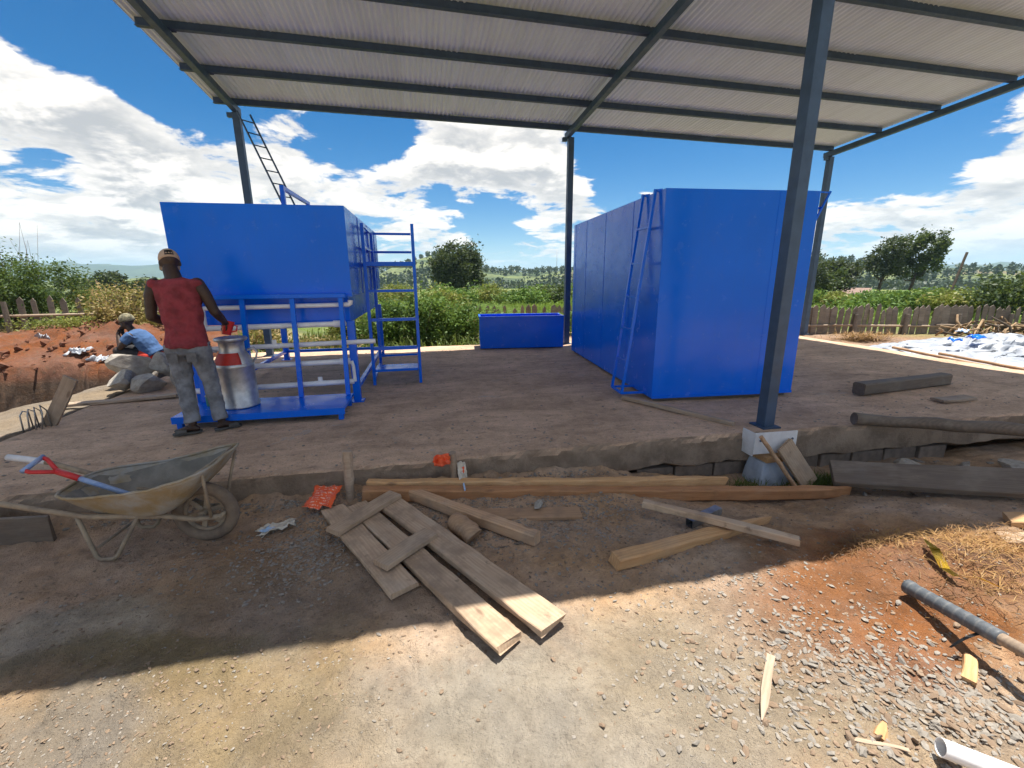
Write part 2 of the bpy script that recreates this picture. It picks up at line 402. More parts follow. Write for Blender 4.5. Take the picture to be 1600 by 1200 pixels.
CAPM = mat_simple('tan_cap_cloth', (.50, .37, .27), (.41, .30, .22), .85, 9, 0, .25)
DARKC = mat_simple('dark_patch_cloth', (.03, .03, .035), (.05, .05, .05), .8, 9)
BEANIE = mat_simple('patterned_beanie', (.30, .27, .17), (.08, .075, .05), .9, 26, 0, .3)
SLIPPER = mat_simple('grey_rubber_slipper', (.10, .095, .085), (.07, .066, .06), .7, 9)
L_HEDGE = mat_leaf('hedge_leaves', (.10, .20, .036), (.16, .26, .05), (.065, .13, .03))
L_THORN = mat_leaf('thorn_leaves', (.055, .10, .028), (.09, .15, .035), (.035, .07, .022))
L_YELL = mat_leaf('yellow_green_leaves', (.22, .26, .055), (.30, .27, .07), (.15, .19, .05))
L_DARK = mat_leaf('dark_tree_leaves', (.045, .065, .030), (.065, .085, .038), (.030, .048, .024), .2)
L_MID = mat_leaf('mid_tree_leaves', (.055, .09, .03), (.085, .12, .035), (.038, .065, .025), .25)
L_CROP = mat_leaf('crop_leaves', (.18, .28, .05), (.26, .34, .07), (.12, .21, .045))
L_DRY = mat_leaf('dry_brush_leaves', (.36, .24, .09), (.28, .22, .08), (.20, .17, .05), .25)
L_GRASS = mat_leaf('grass_blades', (.09, .14, .03), (.15, .19, .05), (.07, .11, .025))
L_FAR = mat_leaf('far_wood_leaves', (.040, .065, .032), (.06, .085, .04), (.028, .048, .026), .1)

def mat_ground():
    m, t, b = newmat('building_site_ground'); P = coords(t)
    X, Y, Z = t.sep(P)
    nd = t.noise(P, 1.1, 5, .6, 0.0, True)
    wob = t.v('SCALE', t.v('SUBTRACT', nd, (.5, .5, .5)), .9)
    nd2 = t.noise(P, 6.0, 4, .6, 0.0, True)
    wob = t.v('ADD', wob, t.v('SCALE', t.v('SUBTRACT', nd2, (.5, .5, .5)), .28))
    Q = t.v('ADD', P, wob)
    def patch(cx, cy, rx, ry, soft=.5):
        d = t.v('LENGTH', t.v('MULTIPLY', t.v('SUBTRACT', Q, (cx, cy, 0)), (1 / rx, 1 / ry, 0)))
        return t.ss(d, 1 - soft, 1 + soft * .6, 1.0, 0.0)
    n1 = t.noise(P, 3.2, 7, .62); n2 = t.noise(P, 17, 6, .62); n3 = t.noise(P, 70, 4, .6)
    c = t.mix(t.ss(n1, .34, .66), (.58, .39, .245), (.46, .305, .19))                 # brown dirt
    c = t.mix(t.m('MULTIPLY', patch(-2.1, 2.75, 1.3, .55), .75), c, (.44, .285, .175))    # reddish by the barrow
    c = t.mix(t.m('MULTIPLY', patch(-.75, 2.35, .9, .5), .9), c, (.31, .225, .155))      # darker brown soil
    c = t.mix(t.m('MULTIPLY', patch(-1.75, 2.25, .55, .28), .9), c, (.40, .335, .25))    # grey spilt mortar
    c = t.mix(t.m('MULTIPLY', patch(-1.35, 2.0, .8, .16), .8), c, (.21, .165, .09))      # mossy damp
    c = t.mix(t.m('MULTIPLY', patch(-1.1, 1.65, .95, .42), .9), c, (.235, .18, .105))       # ochre sand
    c = t.mix(t.m('MULTIPLY', patch(-1.55, 1.55, .42, .30), .75), c, (.235, .20, .16))      # grey gravel dust
    c = t.mix(t.m('MULTIPLY', patch(-.55, 1.35, .42, .45), .6), c, (.25, .19, .105))
    c = t.mix(t.m('MULTIPLY', patch(.45, 1.25, .95, .62), .95), c, (.31, .275, .22))      # pale cement dust
    c = t.mix(t.m('MULTIPLY', patch(1.35, 1.35, .9, .6), .8), c, (.31, .25, .175))
    c = t.mix(t.m('MULTIPLY', patch(1.75, 1.05, .8, .42), .6), c, (.30, .245, .18))
    c = t.mix(t.m('MULTIPLY', patch(1.9, 2.35, .9, .4), .6), c, (.42, .30, .20))
    c = t.mix(t.m('MULTIPLY', patch(2.6, 1.68, 1.1, .46), .9), c, (.235, .105, .05))    # red earth
    c = t.mix(t.m('MULTIPLY', patch(2.35, 1.28, .42, .22), .85), c, (.25, .105, .045))
    c = t.mix(t.m('MULTIPLY', patch(3.6, 1.5, .7, .5), .9), c, (.20, .095, .04))
    c = t.mix(t.m('MULTIPLY', patch(4.2, 2.9, 1.5, .5), .6), c, (.30, .215, .14))
    # left of the slab: sandy path, red spoil heap
    c = t.mix(patch(-4.6, 6.2, .75, 2.4, .3), c, (.26, .205, .145))
    c = t.mix(patch(-6.8, 10.3, 3.8, 2.6, .2), c, (.195, .078, .040))
    c = t.mix(t.m('MULTIPLY', t.ss(Z, -.05, -.25), t.ss(X, -4.2, -4.6)), c, (.095, .062, .042))  # trench darkens with depth, its shade painted into the soil colour
    c = t.mix(t.m('MULTIPLY', t.m('MULTIPLY', t.ss(n2, .5, .64), patch(-6.8, 10.0, 3.3, 2.1, .4)), .6), c, (.15, .075, .036))
    back = t.m('MULTIPLY', t.ss(Y, 9.5, 9.8), t.ss(Y, 10.6, 11.4, 1, 0))
    c = t.mix(t.m('MULTIPLY', back, t.ss(X, -4.2, -3.4)), c, (.33, .22, .145))
    c = t.mix(t.m('MULTIPLY', t.ss(X, 9.1, 9.3), t.ss(X, 12.5, 14.5, 1, 0)), c, (.32, .21, .14))
    # fields beyond the fence
    fld = t.ss(t.v('LENGTH', t.v('MULTIPLY', P, (.8, 1, 0))), 13.0, 15.5)
    fn = t.noise(P, .06, 4, .55); fn2 = t.noise(P, 1.2, 5, .6)
    fc = t.mix(t.ss(fn, .4, .6), (.115, .165, .040), (.20, .225, .065)); fc = t.mix(t.m('MULTIPLY', t.ss(fn2, .45, .7), .5), fc, (.075, .115, .03))
    c = t.mix(fld, c, fc)
    # fine grain
    c = t.mix(t.m('MULTIPLY', t.ss(n2, .52, .74), .38), c, (.13, .10, .075))
    c = t.mix(t.m('MULTIPLY', t.ss(n3, .60, .74), .35), c, (.45, .41, .35))
    c = t.mix(t.m('MULTIPLY', t.ss(n3, .42, .28), .35), c, (.06, .05, .04))
    hv_ = t.node('ShaderNodeHueSaturation'); t.put(hv_.inputs['Color'], c)
    va = t.m('ADD', t.ss(t.noise(P, 2.1, 6, .65, .4), .3, .7, .30, .62), t.ss(t.noise(P, 9.0, 7, .7, .6), .3, .7, .34, .60))
    t.put(hv_.inputs['Value'], t.m('MINIMUM', va, 1.15)); t.put(hv_.inputs['Saturation'], t.ss(t.noise(P, 1.4, 4, .6), .3, .7, .85, 1.15))
    cr = t.node('ShaderNodeTexVoronoi', feature='DISTANCE_TO_EDGE'); t.put(cr.inputs['Vector'], t.v('ADD', P, t.v('SCALE', t.noise(P, 9, 4, .6, 0, True), .12))); cr.inputs['Scale'].default_value = 7.0
    crk = t.m('MULTIPLY', t.ss(cr.outputs['Distance'], .0, .035, 1, 0), t.ss(t.noise(P, 1.9, 3, .5), .52, .62))
    c = t.mix(t.m('MULTIPLY', crk, .15), hv_.outputs[0], (.07, .055, .04))
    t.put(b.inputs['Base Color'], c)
    wet = patch(-.95, 1.98, .25, .07)
    t.put(b.inputs['Roughness'], t.m('SUBTRACT', .95, t.m('MULTIPLY', wet, .55)))
    b.inputs['Specular IOR Level'].default_value = .25
    h = t.m('ADD', t.m('MULTIPLY', n2, .6), t.m('ADD', t.m('MULTIPLY', n3, .35), t.m('MULTIPLY', t.noise(P, 190, 3), .2)))
    bump(t, b, h, 1.0, .045); return m
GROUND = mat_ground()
def mat_slab():
    m, t, b = newmat('dirt_covered_concrete'); P = coords(t)
    n1 = t.noise(P, .9, 6, .62); n2 = t.noise(t.v('MULTIPLY', P, (1, 2.2, 1)), 5, 6, .65); n3 = t.noise(P, 60, 4, .6)
    c = t.mix(t.ss(n1, .32, .68), (.66, .455, .31), (.50, .34, .225))
    c = t.mix(t.m('MULTIPLY', t.ss(n2, .56, .7), .55), c, (.19, .14, .105))
    c = t.mix(t.m('MULTIPLY', t.ss(t.noise(P, 2.3, 5, .6), .60, .74), .5), c, (.48, .41, .33))
    c = t.mix(t.m('MULTIPLY', t.ss(n3, .58, .68), .6), c, (.62, .54, .44))
    c = t.mix(t.m('MULTIPLY', t.ss(n3, .42, .30), .5), c, (.18, .13, .095))
    c = t.mix(t.m('MULTIPLY', t.ss(t.noise(P, 24, 5, .7), .55, .68), .45), c, (.20, .14, .10))
    hv_ = t.node('ShaderNodeHueSaturation'); t.put(hv_.inputs['Color'], c)
    va = t.m('ADD', t.ss(t.noise(t.v('MULTIPLY', P, (.5, 1.6, 1)), 1.6, 6, .65, .8), .3, .7, .30, .62), t.ss(t.noise(P, 8.0, 6, .7, .6), .3, .7, .38, .62))
    t.put(hv_.inputs['Value'], t.m('MINIMUM', va, 1.2)); c = hv_.outputs[0]
    sp_ = t.m('MULTIPLY', t.ss(t.noise(t.v('MULTIPLY', P, (1, 2.0, 1)), 1.1, 6, .7, 1.0), .62, .68), .55); c = t.mix(sp_, c, (.42, .39, .35))
    dk_ = t.m('MULTIPLY', t.ss(t.noise(t.v('ADD', t.v('MULTIPLY', P, (.7, 2.6, 1)), (9, 4, 0)), 1.5, 6, .7, 1.2), .64, .70), .6); c = t.mix(dk_, c, (.12, .09, .07))
    nz = t.sep(t.node('ShaderNodeNewGeometry').outputs['True Normal'])[2]
    c = t.mix(t.ss(nz, .75, .35), c, t.mix(t.ss(n2, .35, .65), (.21, .155, .11), (.33, .25, .18)))    # bare poured edge
    t.put(b.inputs['Base Color'], c); b.inputs['Roughness'].default_value = .93; b.inputs['Specular IOR Level'].default_value = .2
    bump(t, b, t.m('ADD', t.m('MULTIPLY', n2, .5), t.m('ADD', t.m('MULTIPLY', n3, .3), t.m('MULTIPLY', t.noise(P, 180, 3), .12))), .9, .045); return m
SLAB = mat_slab()
def mat_hill(name, a, b_, c_, sc_):
    m, t, b = newmat(name); P = coords(t)
    n1 = t.noise(P, sc_, 3, .5, .6); n2 = t.noise(P, sc_ * 9, 5, .6)
    c = t.mix(t.ss(n1, .42, .50), a, b_); c = t.mix(t.ss(n1, .58, .64), c, c_); c = t.mix(t.m('MULTIPLY', t.ss(n2, .42, .62), .6), c, tuple(q * .5 for q in a))
    t.put(b.inputs['Base Color'], c); b.inputs['Roughness'].default_value = .95; return m
HILL = mat_hill('near_hill_fields', (.055, .085, .030), (.15, .18, .055), (.20, .16, .085), .012)
HILL2 = mat_hill('far_hill_woods', (.045, .070, .035), (.06, .09, .04), (.08, .10, .05), .004)

# ------------------------------------------------------------------ ground
def G0(x, y):
    z = -.22 - .22 * sst(1.1, 3.0, x) * sst(2.1, 3.05, y)
    z += .10 * math.exp(-((x - 3.15) / .75) ** 2 - ((y - 1.62) / .38) ** 2)
    if y > 3.0 or x < -3.5 or x > 8.5:
        zl = -.03 - .06 * sst(-4.4, -5, x)
        lip = -5.2 + .385 * (y - 6.5)
        tr = (1 - sst(lip - .12, lip + .1, x)) * sst(5.2, 5.8, y) * (1 - sst(8.5, 8.68, y + .3 * fbm(x * 1.3, 3.0)))
        zl -= 1.0 * tr
        md = (.35 * sst(8.5, 8.75, y) + .65 * sst(8.7, 10.6, y)) * (1 - sst(-4.6, -2.6, x)) * (1 - .7 * sst(12.5, 15, y))
        zl += (.52 + .22 * fbm(x * .9, y * .9, 5.0)) * md
        zb = -.25 + .05 * fbm(x * .7, y * .7, 2.0)
        zl = zl + (zb - zl) * sst(-4.4, -3.2, x) * sst(9.4, 9.8, y)
        zl = zl + (zb + .1 - zl) * sst(9.0, 9.3, x)
        k = max(1 - sst(-4.05, -3.85, x), sst(9.6, 9.8, y), sst(9.0, 9.25, x))
        z = z + (zl - z) * k * (1 if y > 3.6 or x < -3.5 or x > 9 else 0)
        ins = sst(3.5, 3.64, y) * (1 - k)
        z = z + (-.62 - z) * ins
    if 2.9 < y < 3.6 and x < 2: z += .08 * sst(3.3, 3.47, y) * (1 - sst(1.0, 2.1, x)) * (.65 + .8 * fbm(x * 2.2, 3.0, 1.0, 4))
    d = math.hypot(x, y)
    if d > 14: z -= min(.020 * (d - 14), 1.0) * sst(14, 24, d); z -= 7 * sst(70, 320, d)
    return z
def gz(x, y):
    z = G0(x, y)
    if abs(x) < 12 and -2 < y < 14:
        pale = math.exp(-((x - .45) / .8) ** 2 - ((y - 1.2) / .55) ** 2)
        z += .016 * fbm(x * 1.6, y * 1.6, .3, 3) + (.020 - .016 * pale) * fbm(x * 5, y * 5, 1.3, 5) + (.006 - .005 * pale) * fbm(x * 15, y * 15, 4.3, 4)
        if x < -3.6 and y > 6: z += .07 * fbm(x * 3.2, y * 3.2, 2.2, 4) * sst(8.3, 9, y)
    return z
def geo_steps(a, b, s):
    out = [a]; st = s
    while out[-1] < b: st *= 1.22; out.append(out[-1] + st)
    return out[1:]
xs = list(np.arange(-9, -4.2, .1)) + list(np.arange(-4.2, -2.2, .05)) + list(np.arange(-2.2, 3.6, .022)) + list(np.arange(3.6, 5.6, .05)) + list(np.arange(5.6, 14, .2))
xs = [-q for q in reversed(geo_steps(9, 3600, .12))] + xs + geo_steps(14, 3600, .22)
ys = list(np.arange(-2.5, .7, .2)) + list(np.arange(.7, 3.7, .022)) + list(np.arange(3.7, 6, .2)) + list(np.arange(6, 12.5, .1)) + list(np.arange(12.5, 20, .4))
ys = [-q for q in reversed(geo_steps(2.5, 300, .3))] + ys + geo_steps(20, 3600, .45)
nx, ny = len(xs), len(ys)
V = np.array([(x, y, gz(x, y)) for y in ys for x in xs], np.float32)
ii = (np.arange(ny - 1)[:, None] * nx + np.arange(nx - 1)[None, :]).ravel()
F = np.stack([ii, ii + 1, ii + nx + 1, ii + nx], 1)
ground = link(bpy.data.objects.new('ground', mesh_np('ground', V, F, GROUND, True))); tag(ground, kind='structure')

# slab of the shed
def slab_front(x): return 3.47 - .045 * max(0, x - 2.2) + .025 * fbm(x * 2.2, 7.0, 0, 4)
def slab_z(x, y): return .014 * fbm(x * .8, y * .8, 4.0, 3) + .005 * fbm(x * 6, y * 6, 1.0, 3)
sx = np.arange(-3.95, 9.21, .045); uy = np.concatenate([np.linspace(0, .08, 5), np.linspace(.12, 1, 60)])
vs = []; n_ = len(sx)
prof = [(.05, -.30), (-.005, -.27), (.0, -.16), (.004, -.05), (.016, -.02)]      # ragged front face, bottom to top
for dy, z in prof:
    for x in sx: vs.append((x, slab_front(x) + dy + .018 * fbm(x * 4, z * 7, 3.3, 5), z + (.012 * fbm(x * 3, z, 8.0) if z > -.2 else .03 * fbm(x * 2, 1.0, 4.0))))
for u in uy:
    for x in sx:
        y = slab_front(x) + .03 + u * (9.72 - slab_front(x) - .03); vs.append((x, y, slab_z(x, y)))
for x in sx: vs.append((x, 9.74, -.3))
rows = len(vs) // n_
ii = (np.arange(rows - 1)[:, None] * n_ + np.arange(n_ - 1)[None, :]).ravel()
fs = [tuple(q) for q in np.stack([ii, ii + 1, ii + n_ + 1, ii + n_], 1)]
fs.append(tuple(i * n_ for i in range(rows))); fs.append(tuple(i * n_ + n_ - 1 for i in range(rows - 1, -1, -1)))
me = bpy.data.meshes.new('concrete_slab'); me.from_pydata(vs, [], fs); me.materials.append(SLAB)
me.polygons.foreach_set('use_smooth', [True] * len(me.polygons)); me.set_sharp_from_angle(angle=R(26)); me.update()
slab = link(bpy.data.objects.new('concrete_slab', me)); tag(slab, kind='structure')
bx = 1.95; k = 0
while bx < 5.4:                                      # foundation blocks under the slab edge
    w = .40 + .03 * math.sin(k * 2.1)
    mb = MB().box((0, 0, 0), (w - .02, .2, .28)); o = mb.build('foundation_block', BLOCK, slab, bevel=.012)
    o.location = (bx + w / 2, 3.63 - .045 * max(0, bx - 2.2) + .008 * math.sin(k * 3.7), -.455); o.rotation_euler = (0, 0, -.03 + .01 * math.sin(k)); bx += w; k += 1

# hills
def hill(name, r0, r1, rp, prof, mat, rough, seed, nr=26, na=220, a0=-80, a1=95):
    V = []; A = np.linspace(a0, a1, na); xs_, hs_ = zip(*prof)
    for a in A:
        e = float(np.interp(a, xs_, hs_)); H = 1.5 + rp * math.tan(R(e))
        for j in range(nr):
            u = j / (nr - 1); r = r0 + (r1 - r0) * u
            k_ = sst(r0, rp, r) if r < rp else 1 - sst(rp, r1, r)
            z = -9 + (H + 9) * k_ + rough * k_ * fbm(a * .35 + seed, r / rp * 6, seed, 4)
            V.append((r * math.sin(R(a)), r * math.cos(R(a)), z))
    i2 = (np.arange(na - 1)[:, None] * nr + np.arange(nr - 1)[None, :]).ravel()
    o = link(bpy.data.objects.new(name, mesh_np(name, V, np.stack([i2, i2 + nr, i2 + nr + 1, i2 + 1], 1), mat, True))); tag(o, kind='structure'); return o
PN = [(-80, .2), (-20, -.2), (-10, -.1), (-5, .35), (-1.5, 1.3), (2, 2.35), (5, 1.9), (9, .65), (14, .35), (19, .55), (25, .9), (32, .6), (44, .75), (50, .9), (54, .35), (60, -.1), (95, .1)]
PF = [(-80, .9), (-45, 1.2), (-36, 1.35), (-30, 1.25), (-22, .8), (-12, .5), (0, .6), (20, .5), (30, .5), (50, .6), (58, .45), (66, .25), (95, .5)]
near_hill = hill('near_hill', 130, 620, 400, PN, HILL, 3.0, 1.7)
far_hill = hill('far_hill', 1500, 3400, 2400, PF, HILL2, 22.0, 5.1)

# ------------------------------------------------------------------ foliage helpers
def leaf_quads(P, N, rng, size, ratio=.5, up=.3):
    """rhombic leaves at points P, about `size` long, turned at random"""
    n = len(P); d = rng.normal(size=(n, 3)); d[:, 2] *= .7; d /= np.linalg.norm(d, axis=1)[:, None]
    e = rng.normal(size=(n, 3)); e[:, 2] += up; s = np.cross(d, e); s /= np.linalg.norm(s, axis=1)[:, None] + 1e-9
    L = (size * rng.uniform(.6, 1.35, n))[:, None]; w = L * ratio
    V = np.stack([P - d * L * .5, P + s * w * .5, P + d * L * .5, P - s * w * .5], 1).reshape(-1, 3)
    return V, np.arange(4 * n).reshape(n, 4)
def crown_points(rng, n, rad, clumps, spread, hollow=.5, lean=(0, 0)):
    """points in clumps spread through an ellipsoid, uneven outline with gaps"""
    c = rng.normal(size=(clumps, 3)); c /= np.linalg.norm(c, axis=1)[:, None]
    c *= (hollow + (1 - hollow) * rng.uniform(0, 1, clumps) ** .6)[:, None] * rng.uniform(.75, 1.12, clumps)[:, None]
    idx = rng.integers(0, clumps, n); sz = rng.uniform(.5, 1.3, clumps)
    p = c[idx] + rng.normal(size=(n, 3)) * (spread * sz[idx])[:, None]
    p[:, 2] = np.where(p[:, 2] < -1, -1 + rng.uniform(0, .3, n), p[:, 2])
    p = p * np.array(rad); p[:, 0] += lean[0] * (p[:, 2] + rad[2]); p[:, 1] += lean[1] * (p[:, 2] + rad[2]); return p, c * np.array(rad)
def bush(name, loc, rad, n, leaf, mat, seed, label, cat='bush', group=None, clumps=40, spread=.2, stems=5, stemmat=None, twigs=0, stem_r=.018):
    rng = np.random.default_rng(seed); z0 = loc[2] if len(loc) > 2 else gz(loc[0], loc[1])
    o = empty(name, (loc[0], loc[1], z0), 0, label, cat, group)
    p, c = crown_points(rng, n, rad, clumps, spread, .35); p[:, 2] += rad[2] * 1.02; c[:, 2] += rad[2]
    V, F = leaf_quads(p, None, rng, leaf); link(bpy.data.objects.new('foliage', mesh_np('foliage', V, F, mat)), o)
    mb = MB()
    for i in range(stems + twigs):
        q = c[rng.integers(0, len(c))]; b0 = Vector((rng.normal() * rad[0] * .12, rng.normal() * rad[1] * .12, -.08))
        e = Vector(q) if i < stems else Vector((q[0] * 1.15, q[1] * 1.1, min(rad[2] * 2.35, q[2] + rad[2] * rng.uniform(.5, 1.1))))
        mid = b0.lerp(e, .5) + Vector(rng.normal(size=3)) * rad[0] * .1; r = stem_r if i < stems else stem_r * .45
        mb.tube([b0, mid, e], [r, r * .7, r * .25], 5)
    mb.build('stem', stemmat or BARK, o, True); return o
def tree(name, loc, height, rad, n, leaf, mat, seed, label, group=None, clumps=50, spread=.16, lean=(0, 0), trunk_r=.16, bole=.35, hollow=.5, limbs=9):
    rng = np.random.default_rng(seed); o = empty(name, loc, 0, label, 'tree', group)
    p, c = crown_points(rng, n, rad, clumps, spread, hollow, lean); zc = height - rad[2]; p[:, 2] += zc; c[:, 2] += zc; c[:, 0] += lean[0] * (c[:, 2] - zc + rad[2])
    V, F = leaf_quads(p, None, rng, leaf); link(bpy.data.objects.new('crown', mesh_np('crown', V, F, mat)), o)
    mb = MB(); top = Vector((lean[0] * rad[2], lean[1] * rad[2], zc)); fork = Vector((top.x * .2, top.y * .2, height * bole))
    mb.tube([(0, 0, -.3), (rng.normal() * .05, 0, height * bole * .5), fork, fork.lerp(top, .7)], [trunk_r * 1.25, trunk_r, trunk_r * .8, trunk_r * .3], 9)
    for i in range(limbs):
        q = Vector(c[rng.integers(0, len(c))]) * .92; m = fork.lerp(q, .5); m.z -= abs(q.z - fork.z) * .12
        mb.tube([fork.lerp(top, rng.uniform(0, .4)), m, q], [trunk_r * .5, trunk_r * .3, trunk_r * .08], 6)
    mb.build('trunk', BARK, o, True); return o

# ------------------------------------------------------------------ open shed
def zr(x, y): return 4.30 + .0643 * (9.3 - y) - .0135 * (x - 3.2)          # underside of the purlins
shed = empty('open_shed', (3.2, 6.0, 0), 0, 'open sided shed roof of corrugated sheets on dark steel posts', 'shed')
shed.location = (0, 0, 0)
for (x, y) in ((-2.9, 9.3), (3.2, 9.3), (9.5, 9.3), (3.36, 3.58), (9.5, 3.6), (-3.45, 3.6)):
    ps = MB().box((0, 0, zr(x, y) / 2 - .06), (.115, .115, zr(x, y) - .10)).build('post', STEEL, shed, bevel=.006); ps.location = (x, y, .0)
    MB().box((0, 0, .012), (.2, .2, .016)).build('base_plate', STEEL, ps)
for x in (-2.9, 3.15, 9.46):
    MB().bar((x, 2.38, zr(x, 2.38) - .055), (x, 9.42, zr(x, 9.42) - .055), .09, .105).build('rafter', STEEL, shed, bevel=.005)
for y in (9.28, 8.2, 7.15, 6.1, 5.05, 4.0, 2.95, 2.42):
    m_ = MB(); a, b_ = (-3.22, y), (9.52, y)
    m_.bar((a[0], y, zr(*a) + .053), (b_[0], y, zr(*b_) + .053), .04, .1)
    m_.bar((a[0], y - .037, zr(*a) + .006), (b_[0], y - .037, zr(*b_) + .006), .03, .008); m_.build('purlin', PURLIN, shed)
nX = 85; xs_ = np.linspace(0, .85, nX); ysn = np.linspace(0, 7.12, 9); V = []
for y in ysn:
    for x in xs_: V.append((x, y, -.0643 * y - .0135 * x + .0115 * math.sin(2 * math.pi * x / .0762) - .011 * x / .85))
i2 = (np.arange(len(ysn) - 1)[:, None] * nX + np.arange(nX - 1)[None, :]).ravel()
sheet_me = mesh_np('roof_sheet', V, np.stack([i2, i2 + 1, i2 + nX + 1, i2 + nX], 1), ROOF, True)
for k in range(16):
    x0 = -3.3 + k * .804; o = link(bpy.data.objects.new('roof_sheet', sheet_me), shed)
    o.location = (x0, 2.34, zr(x0, 2.34) + .118 + .003 * math.sin(k * 2.7)); o.rotation_euler = (0, .004 * math.sin(k * 1.9), .0022 * math.sin(k * 3.1))
for x in (-2.9, 3.15, 9.46):          # angle cleats carrying the purlins
    for y in (8.2, 7.15, 6.1, 5.05):
        MB().box((x + .075, y + .03, zr(x, y) + .03), (.06, .008, .075)).build('cleat', PURLIN, shed)
for x in (-2.9, 3.17, 9.5):          # short cleats where the posts meet the eave
    MB().box((x - .1, 9.3, zr(x, 9.3) - .15), (.09, .07, .07)).build('cleat', STEEL, shed)

# ------------------------------------------------------------------ raised tank with filling rack
TR = R(-4.18)
t1 = empty('raised_tank', (-.75, 5.48, 0), R(-1.2), 'blue steel tank raised on legs with white pipes and a filling rack in front', 'tank')
body = MB().box((-.91, 1.65, 1.775), (1.82, 3.3, .99)).build('tank_body', BLUE, t1, bevel=.006)
MB().box((-.91, 1.70, 1.125), (1.70, 3.16, .31)).build('sump', BLUE, t1, bevel=.006)
MB().box((-.91, -.012, 1.287), (1.84, .05, .02)).build('lip', BLUE, body, bevel=.003)
for y in (.95, 1.9, 2.8):
    MB().box((.003, y, 1.77), (.010, .016, .98)).build('weld_seam', BLUE, body)
for y in (.4, 2.3): MB().box((.006, y, 1.62), (.018, .62, .014)).build('weld_seam', BLUE, body)
for x, y in ((-.05, .05), (-1.77, .05), (-.05, 3.24), (-1.77, 3.24)):
    lg = MB().box((x, y, .5), (.085, .085, .985)).build('leg', BLUE, t1, bevel=.005); MB().box((x, y, .006), (.16, .16, .012)).build('foot_plate', BLUE, lg)
for x in (-.05, -1.77): MB().box((x, 1.65, .16), (.05, 3.1, .05)).build('base_rail', BLUE, t1, bevel=.004)
MB().box((-.91, 3.24, .16), (1.63, .05, .05)).build('base_rail', BLUE, t1, bevel=.004)
hn = MB(); pts = [(-.86, .9, 2.27), (-.86, .9, 2.6), (-.86, 2.15, 2.6), (-.86, 2.15, 2.27)]
hn.bar(pts[0], (-.86, .9, 2.62), .05, .05).bar((-.86, .926, 2.595), (-.86, 2.2, 2.595), .045, .045).bar((-.86, 2.175, 2.572), (-.86, 2.175, 2.27), .05, .05)
hn.build('top_handle', BLUE, t1)
plat = MB().box((-.90, -.40, .125), (1.66, .62, .03)).build('filling_platform', BLUE, t1, bevel=.004)
MB().box((-.90, -.712, .105), (1.66, .012, .07)).build('platform_lip', BLUE, plat)
for x in (-1.68, -.12):
    for y in (-.66, -.14): MB().box((x, y, .055), (.05, .05, .11)).build('platform_foot', BLUE, plat)
for x in (-1.66, -1.16, -.64, -.12): MB().bar((x, -.16, .142), (x, -.055, 1.27), .048, .042, (0, 1, 0)).build('rack_upright', BLUE, t1)
MB().box((-.82, -.06, 1.292), (1.52, .06, .045)).build('rack_top_bar', BLUE, t1, bevel=.004)
def pipe(pts, r, nm='pipe', par=None): return MB().tube(pts, r, 14).build(nm, PVC, par or t1, 'auto')
py_ = .005
p1 = pipe([(-1.58, py_, 1.17), (-.06, py_, 1.185)], .026); pipe([(-.085, py_, 1.185), (-.055, py_, 1.185), (-.03, py_ - .003, 1.2), (-.025, py_ - .003, 1.235)], .03, 'pipe_elbow', p1)
pipe([(-1.6, py_, 1.185), (-1.6, py_, .94)], .027); 
p2 = pipe([(-1.62, py_, .945), (-.10, py_, .965)], .031); pipe([(-.235, py_, .964), (-.155, py_, .965)], .041, 'pipe_coupling', p2)
p3 = pipe([(-1.62, -.02, .715), (.22, .02, .745)], .028); pipe([(-.90, -.018, .727), (-.90, -.018, .80)], .024, 'pipe_tee', p3); pipe([(-.95, -.018, .726), (-.85, -.018, .728)], .029, 'pipe_tee', p3)
p4 = pipe([(-1.3, -.03, .50), (-.085, -.03, .52)], .030); pipe([(-.2, -.03, .518), (-.085, -.03, .52)], .038, 'pipe_coupling', p4); pipe([(-.07, -.03, .52), (-.055, -.03, .46), (-.05, -.03, .27)], .02, 'pipe_elbow', p4)
p5 = pipe([(-1.95, -.06, .245), (-.06, -.05, .275)], .031); pipe([(-.44, -.052, .27), (-.44, -.052, .345)], .026, 'pipe_tee', p5); pipe([(-.5, -.052, .268), (-.38, -.052, .27)], .033, 'pipe_tee', p5); pipe([(-1.62, -.058, .25), (-1.5, -.057, .252)], .037, 'pipe_coupling', p5)

# access stand beside the tank
st = empty('access_stand', (-.665, 6.33, 0), R(.4), 'blue step stand with rungs and handrails beside the raised tank', 'step stand')
sw, sdp = .64, 1.28
for x in (0, sw):
    for y in (0, sdp): MB().box((x, y, 1.09), (.042, .042, 2.18)).build('upright', BLUE, st, bevel=.003)
    for z in (2.16, 1.88): MB().box((x, sdp / 2, z), (.03, sdp - .05, .03)).build('handrail', BLUE, st)
    MB().box((x, sdp / 2, .09), (.035, sdp - .05, .035)).build('base_bar', BLUE, st)
for z in (2.16, 1.88): MB().box((sw / 2, sdp, z), (sw - .05, .03, .035)).build('handrail', BLUE, st)
MB().box((sw / 2, sdp / 2, 1.665), (sw - .005, sdp + .02, .055)).build('top_platform', BLUE, st, bevel=.004)
for z, hgt in ((1.31, .035), (.92, .04), (.52, .05)): MB().box((sw / 2, 0, z), (sw - .045, .034, hgt)).build('rung', BLUE, st, bevel=.003)
MB().box((sw / 2, .12, .215), (sw - .05, .36, .035)).build('tread', BLUE, st, bevel=.003); MB().box((sw / 2, sdp, .2), (sw - .05, .03, .03)).build('rung', BLUE, st)

